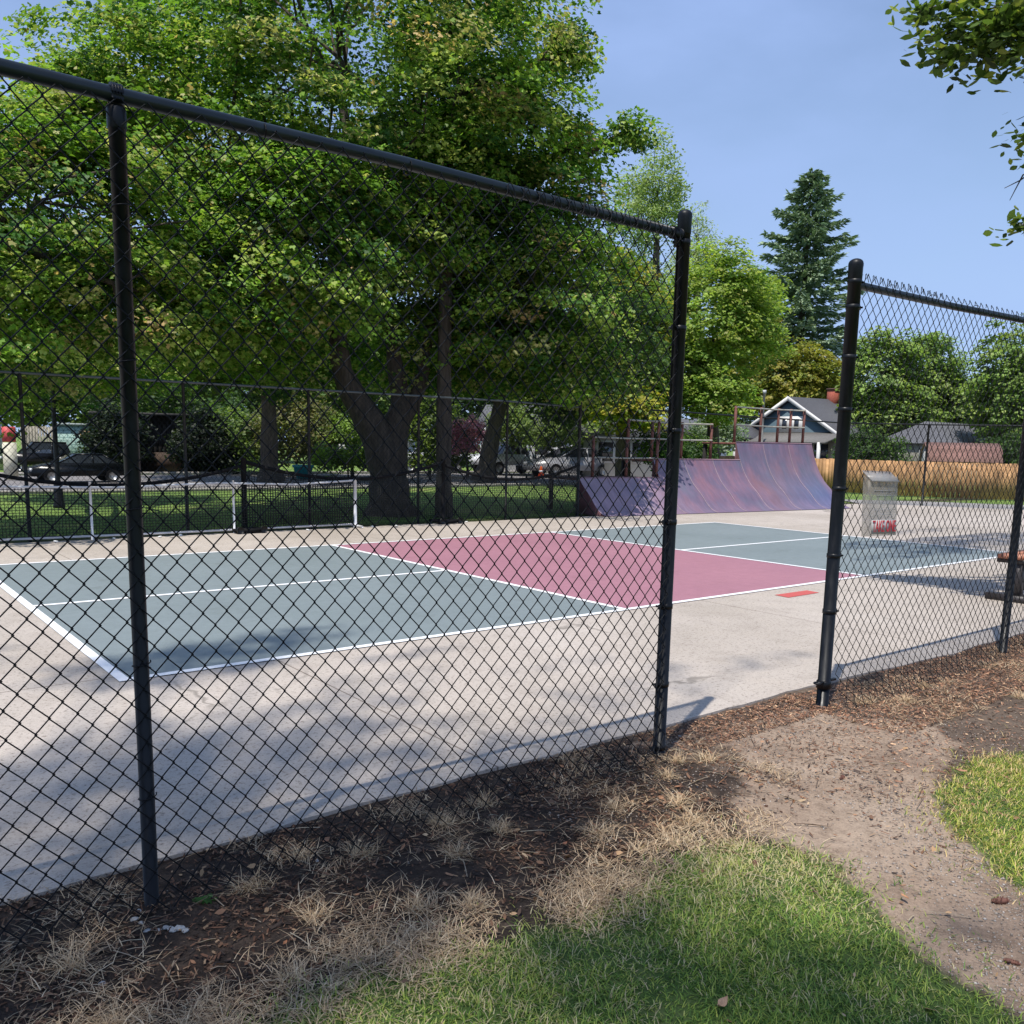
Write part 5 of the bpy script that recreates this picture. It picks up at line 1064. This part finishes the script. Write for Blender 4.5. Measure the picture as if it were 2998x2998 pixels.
def green_house():
    p0 = at(110, 905, 45); p1 = at(212, 905, 45); root = empty('green_building', (*p0[:2], 0), math.atan2(p1[1] - p0[1], p1[0] - p0[0]), 'pale mint-green block building behind the black sedan', 'building'); Lg = np.linalg.norm(p1[:2] - p0[:2]); H0 = at(150, 803, 45)[2]
    m, nt, b_ = newmat('mint_block'); br = N(nt, 'ShaderNodeTexBrick'); mp = N(nt, 'ShaderNodeMapping'); mp.inputs['Rotation'].default_value = (R(90), 0, 0); tc = N(nt, 'ShaderNodeTexCoord'); nt.links.new(tc.outputs['Object'], mp.inputs[0]); nt.links.new(mp.outputs[0], br.inputs[0]); br.inputs['Scale'].default_value = 1.6; br.inputs['Color1'].default_value = (.33, .48, .42, 1); br.inputs['Color2'].default_value = (.38, .52, .46, 1); br.inputs['Mortar'].default_value = (.14, .24, .22, 1); br.inputs['Mortar Size'].default_value = .03; nt.links.new(br.outputs[0], b_.inputs['Base Color']); b_.inputs['Roughness'].default_value = .8
    MB().box((Lg / 2, 2, H0 / 2), (Lg, 4, H0)).build('wall', m, root); MB().box((Lg / 2, 2, H0 + .05), (Lg + .2, 4.2, .1)).build('roof', flat('gr', (.3, .34, .32), .8, .1, 3), root)
    f_ = MB().box((Lg * .55, -.03, H0 - .45), (.5, .06, .45)).build('window', flat('gw', (.4, .25, .12), .6, .1, 3), root); MB().box((Lg * .55, -.07, H0 - .45), (.38, .03, .33)).build('pane', M['carglass'], f_)
green_house()
def board_fence():
    p0 = at(44, 905, 44); p1 = at(106, 905, 44); root = empty('board_fence', (*p0[:2], 0), math.atan2(p1[1] - p0[1], p1[0] - p0[0]), 'weathered grey vertical board fence left of the mint-green building', 'fence'); Lg = np.linalg.norm(p1[:2] - p0[:2]); H0 = at(75, 805, 44)[2]; mt = flat('grey_boards', (.3, .27, .21), .9, .25, 5)
    mb = MB()
    for k in range(11): mb.box((Lg * (k + .5) / 11, 0, H0 / 2), (Lg / 11 - .015, .03, H0 + .03 * (k % 3)))
    mb.build('boards', mt, root)
board_fence()
def sign_post():
    p = at(22, 905, 34); root = empty('banner_sign', (*p[:2], 0), -R(10), 'tall cream and red banner sign at the far left edge', 'sign'); H0 = at(22, 805, 34)[2]; H1 = at(22, 835, 34)[2]
    MB().box((0, 0, H1 / 2), (.42, .08, H1)).build('panel', flat('cream', (.62, .58, .45), .7, .1, 4), root); MB().box((0, 0, (H0 + H1) / 2 + .01), (.4, .06, H0 - H1 - .02)).build('top_panel', flat('redp', (.6, .08, .08), .6, .1, 4), root)
sign_post()
def white_garage():
    loc, rz = frame_at(15, 44, R(20)); root = empty('white_garage', loc, rz, 'white-walled building at the far left edge behind the banner sign', 'building'); MB().box((-2.2, 2, 1.3), (4.2, 4, 2.6)).build('wall', flat('ww', (.62, .62, .62), .8, .08, 2), root); MB().box((-2.2, 2, 2.68), (4.6, 4.4, .16)).build('roof', flat('wr', (.2, .2, .21), .8, .1, 3), root)
    f_ = MB().box((-1.2, -.02, 1.3), (.9, .06, .8)).build('window', white, root); MB().box((-1.2, -.06, 1.3), (.75, .03, .65)).build('pane', M['carglass'], f_)
white_garage()
def street_houses():
    for i, (lab, u, D, w, e, pk, wcol) in enumerate((
        ('white house with porch columns beyond the street behind the parked white pickup', 1020, 50, 7, 2.4, 3.8, (.66, .66, .66)),
        ('cream cottage with dark openings behind the low end of the ramp', 1205, 44, 5.5, 2.0, 3.0, (.6, .59, .56)),
        ('pale house hidden in shrubs behind the ramp guard rail', 1285, 52, 5, 2.0, 3.0, (.6, .6, .6)))):
        loc, rz = frame_at(u, D, R(-8 + 8 * i)); root = empty('white_house', loc, rz, lab, 'house'); wm = flat('hw%d' % i, wcol, .8, .08, 2)
        MB().box((0, 3, e / 2), (w, 6, e)).build('wall', wm, root)
        MB().extr([(-w / 2 - .3, -.4, e), (-w / 2 - .3, 3, pk), (-w / 2 - .3, 6.4, e)], (w + .6, 0, 0)).build('roof', flat('hr%d' % i, (.14, .14, .15), .9, .15, 6), root)
        for x in (-w * .3, 0, w * .3):
            f_ = MB().box((x, -.02, 1.25), (.9, .06, 1.1)).build('window', white, root); MB().box((x, -.06, 1.25), (.72, .03, .92)).build('pane', M['carglass'], f_)
        if i == 0:
            for x in (-3.2, -2, -.8): MB().box((x, -.35, e / 2), (.16, .16, e)).build('porch_column', wm, root)
street_houses()
def bin_():
    p = at(572, 884, 36); root = empty('teal_bin', (*p[:2], 0), -R(20), 'teal plastic planter tub in the garden beyond the street', 'tub'); m_ = flat('teal', (.03, .26, .27), .5, .1, 4)
    MB().lathe((0, 0, 0), [(.25, 0), (.38, .45), (.42, .47), (.42, .55)], 14).build('tub', m_, root)
    p = at(657, 905, 38); root = empty('yard_sign', (*p[:2], 0), -R(22), 'small white yard sign among the green garden shrubs', 'sign'); z = at(657, 845, 38)[2]
    MB().box((0, 0, z), (.75, .04, .3)).build('panel', white, root); MB().box((0, .03, z / 2), (.06, .06, z)).build('post', M['bark'], root)
bin_()

# ------------------------------------------------------------------ camera, light, world
cam = bpy.data.cameras.new('camera'); co = bpy.data.objects.new('camera', cam); COL.objects.link(co)
cam.sensor_width = 36; cam.sensor_fit = 'HORIZONTAL'; cam.lens = F_ / 2998 * 36; cam.shift_y = (PY - 1499) / 2998; cam.clip_end = 3000; cam.clip_start = .05
mw = Matrix.Identity(4)
for i, v_ in enumerate((RIGHT, UP, -FWD)):
    for r_ in range(3): mw[r_][i] = float(v_[r_])
for r_ in range(3): mw[r_][3] = float(EYE[r_])
co.matrix_world = mw; sc.camera = co
sun = bpy.data.lights.new('sun', 'SUN'); sun.energy = 4.9; sun.angle = R(.53); sun.color = (1, .955, .88); so = bpy.data.objects.new('sun', sun); COL.objects.link(so)
so.rotation_euler = Vector(SUN).to_track_quat('-Z', 'Y').to_euler(); so.location = (-10, -5, 30)
w = bpy.data.worlds.new('World'); sc.world = w; w.use_nodes = True; nt = w.node_tree; bg = nt.nodes['Background']
sky = nt.nodes.new('ShaderNodeTexSky'); sky.sky_type = 'NISHITA'; sky.sun_disc = False; sky.sun_elevation = R(66.8); sky.sun_rotation = R(243.9); sky.altitude = 600; sky.air_density = 1.0; sky.dust_density = .6; sky.ozone_density = 1.6
# thin cirrus veils
tc = nt.nodes.new('ShaderNodeTexCoord'); mp = nt.nodes.new('ShaderNodeMapping'); mp.inputs['Scale'].default_value = (1.2, 2.6, 5.0); mp.inputs['Rotation'].default_value = (.2, .35, .5); nt.links.new(tc.outputs['Generated'], mp.inputs[0])
nz = nt.nodes.new('ShaderNodeTexNoise'); nz.inputs['Scale'].default_value = 1.3; nz.inputs['Detail'].default_value = 7; nz.inputs['Roughness'].default_value = .5; nt.links.new(mp.outputs[0], nz.inputs['Vector'])
rp = nt.nodes.new('ShaderNodeValToRGB'); rp.color_ramp.elements[0].position = .36; rp.color_ramp.elements[0].color = (.35, .35, .35, 1); rp.color_ramp.elements[1].position = .68; rp.color_ramp.elements[1].color = (1, 1, 1, 1); nt.links.new(nz.outputs['Fac'], rp.inputs[0])
mx = nt.nodes.new('ShaderNodeMix'); mx.data_type = 'RGBA'; nt.links.new(rp.outputs[0], mx.inputs[0]); nt.links.new(sky.outputs[0], mx.inputs[6]); mx.inputs[7].default_value = (2.45, 3.5, 6.1, 1)
sz = nt.nodes.new('ShaderNodeSeparateXYZ'); nt.links.new(tc.outputs['Generated'], sz.inputs[0])
hz_ = nt.nodes.new('ShaderNodeMapRange'); hz_.inputs[1].default_value = .42; hz_.inputs[2].default_value = .0; hz_.inputs[3].default_value = 0; hz_.inputs[4].default_value = .75; nt.links.new(sz.outputs[2], hz_.inputs[0])
mh = nt.nodes.new('ShaderNodeMix'); mh.data_type = 'RGBA'; nt.links.new(hz_.outputs[0], mh.inputs[0]); nt.links.new(mx.outputs[2], mh.inputs[6]); mh.inputs[7].default_value = (3.0, 4.2, 6.5, 1)
nt.links.new(mh.outputs[2], bg.inputs[0]); bg.inputs[1].default_value = .15
sc.view_settings.view_transform = 'Standard'; sc.view_settings.look = 'None'; sc.view_settings.exposure = 0; sc.view_settings.gamma = 1
sc.cycles.use_denoising = True; sc.cycles.max_bounces = 6; sc.cycles.transparent_max_bounces = 12
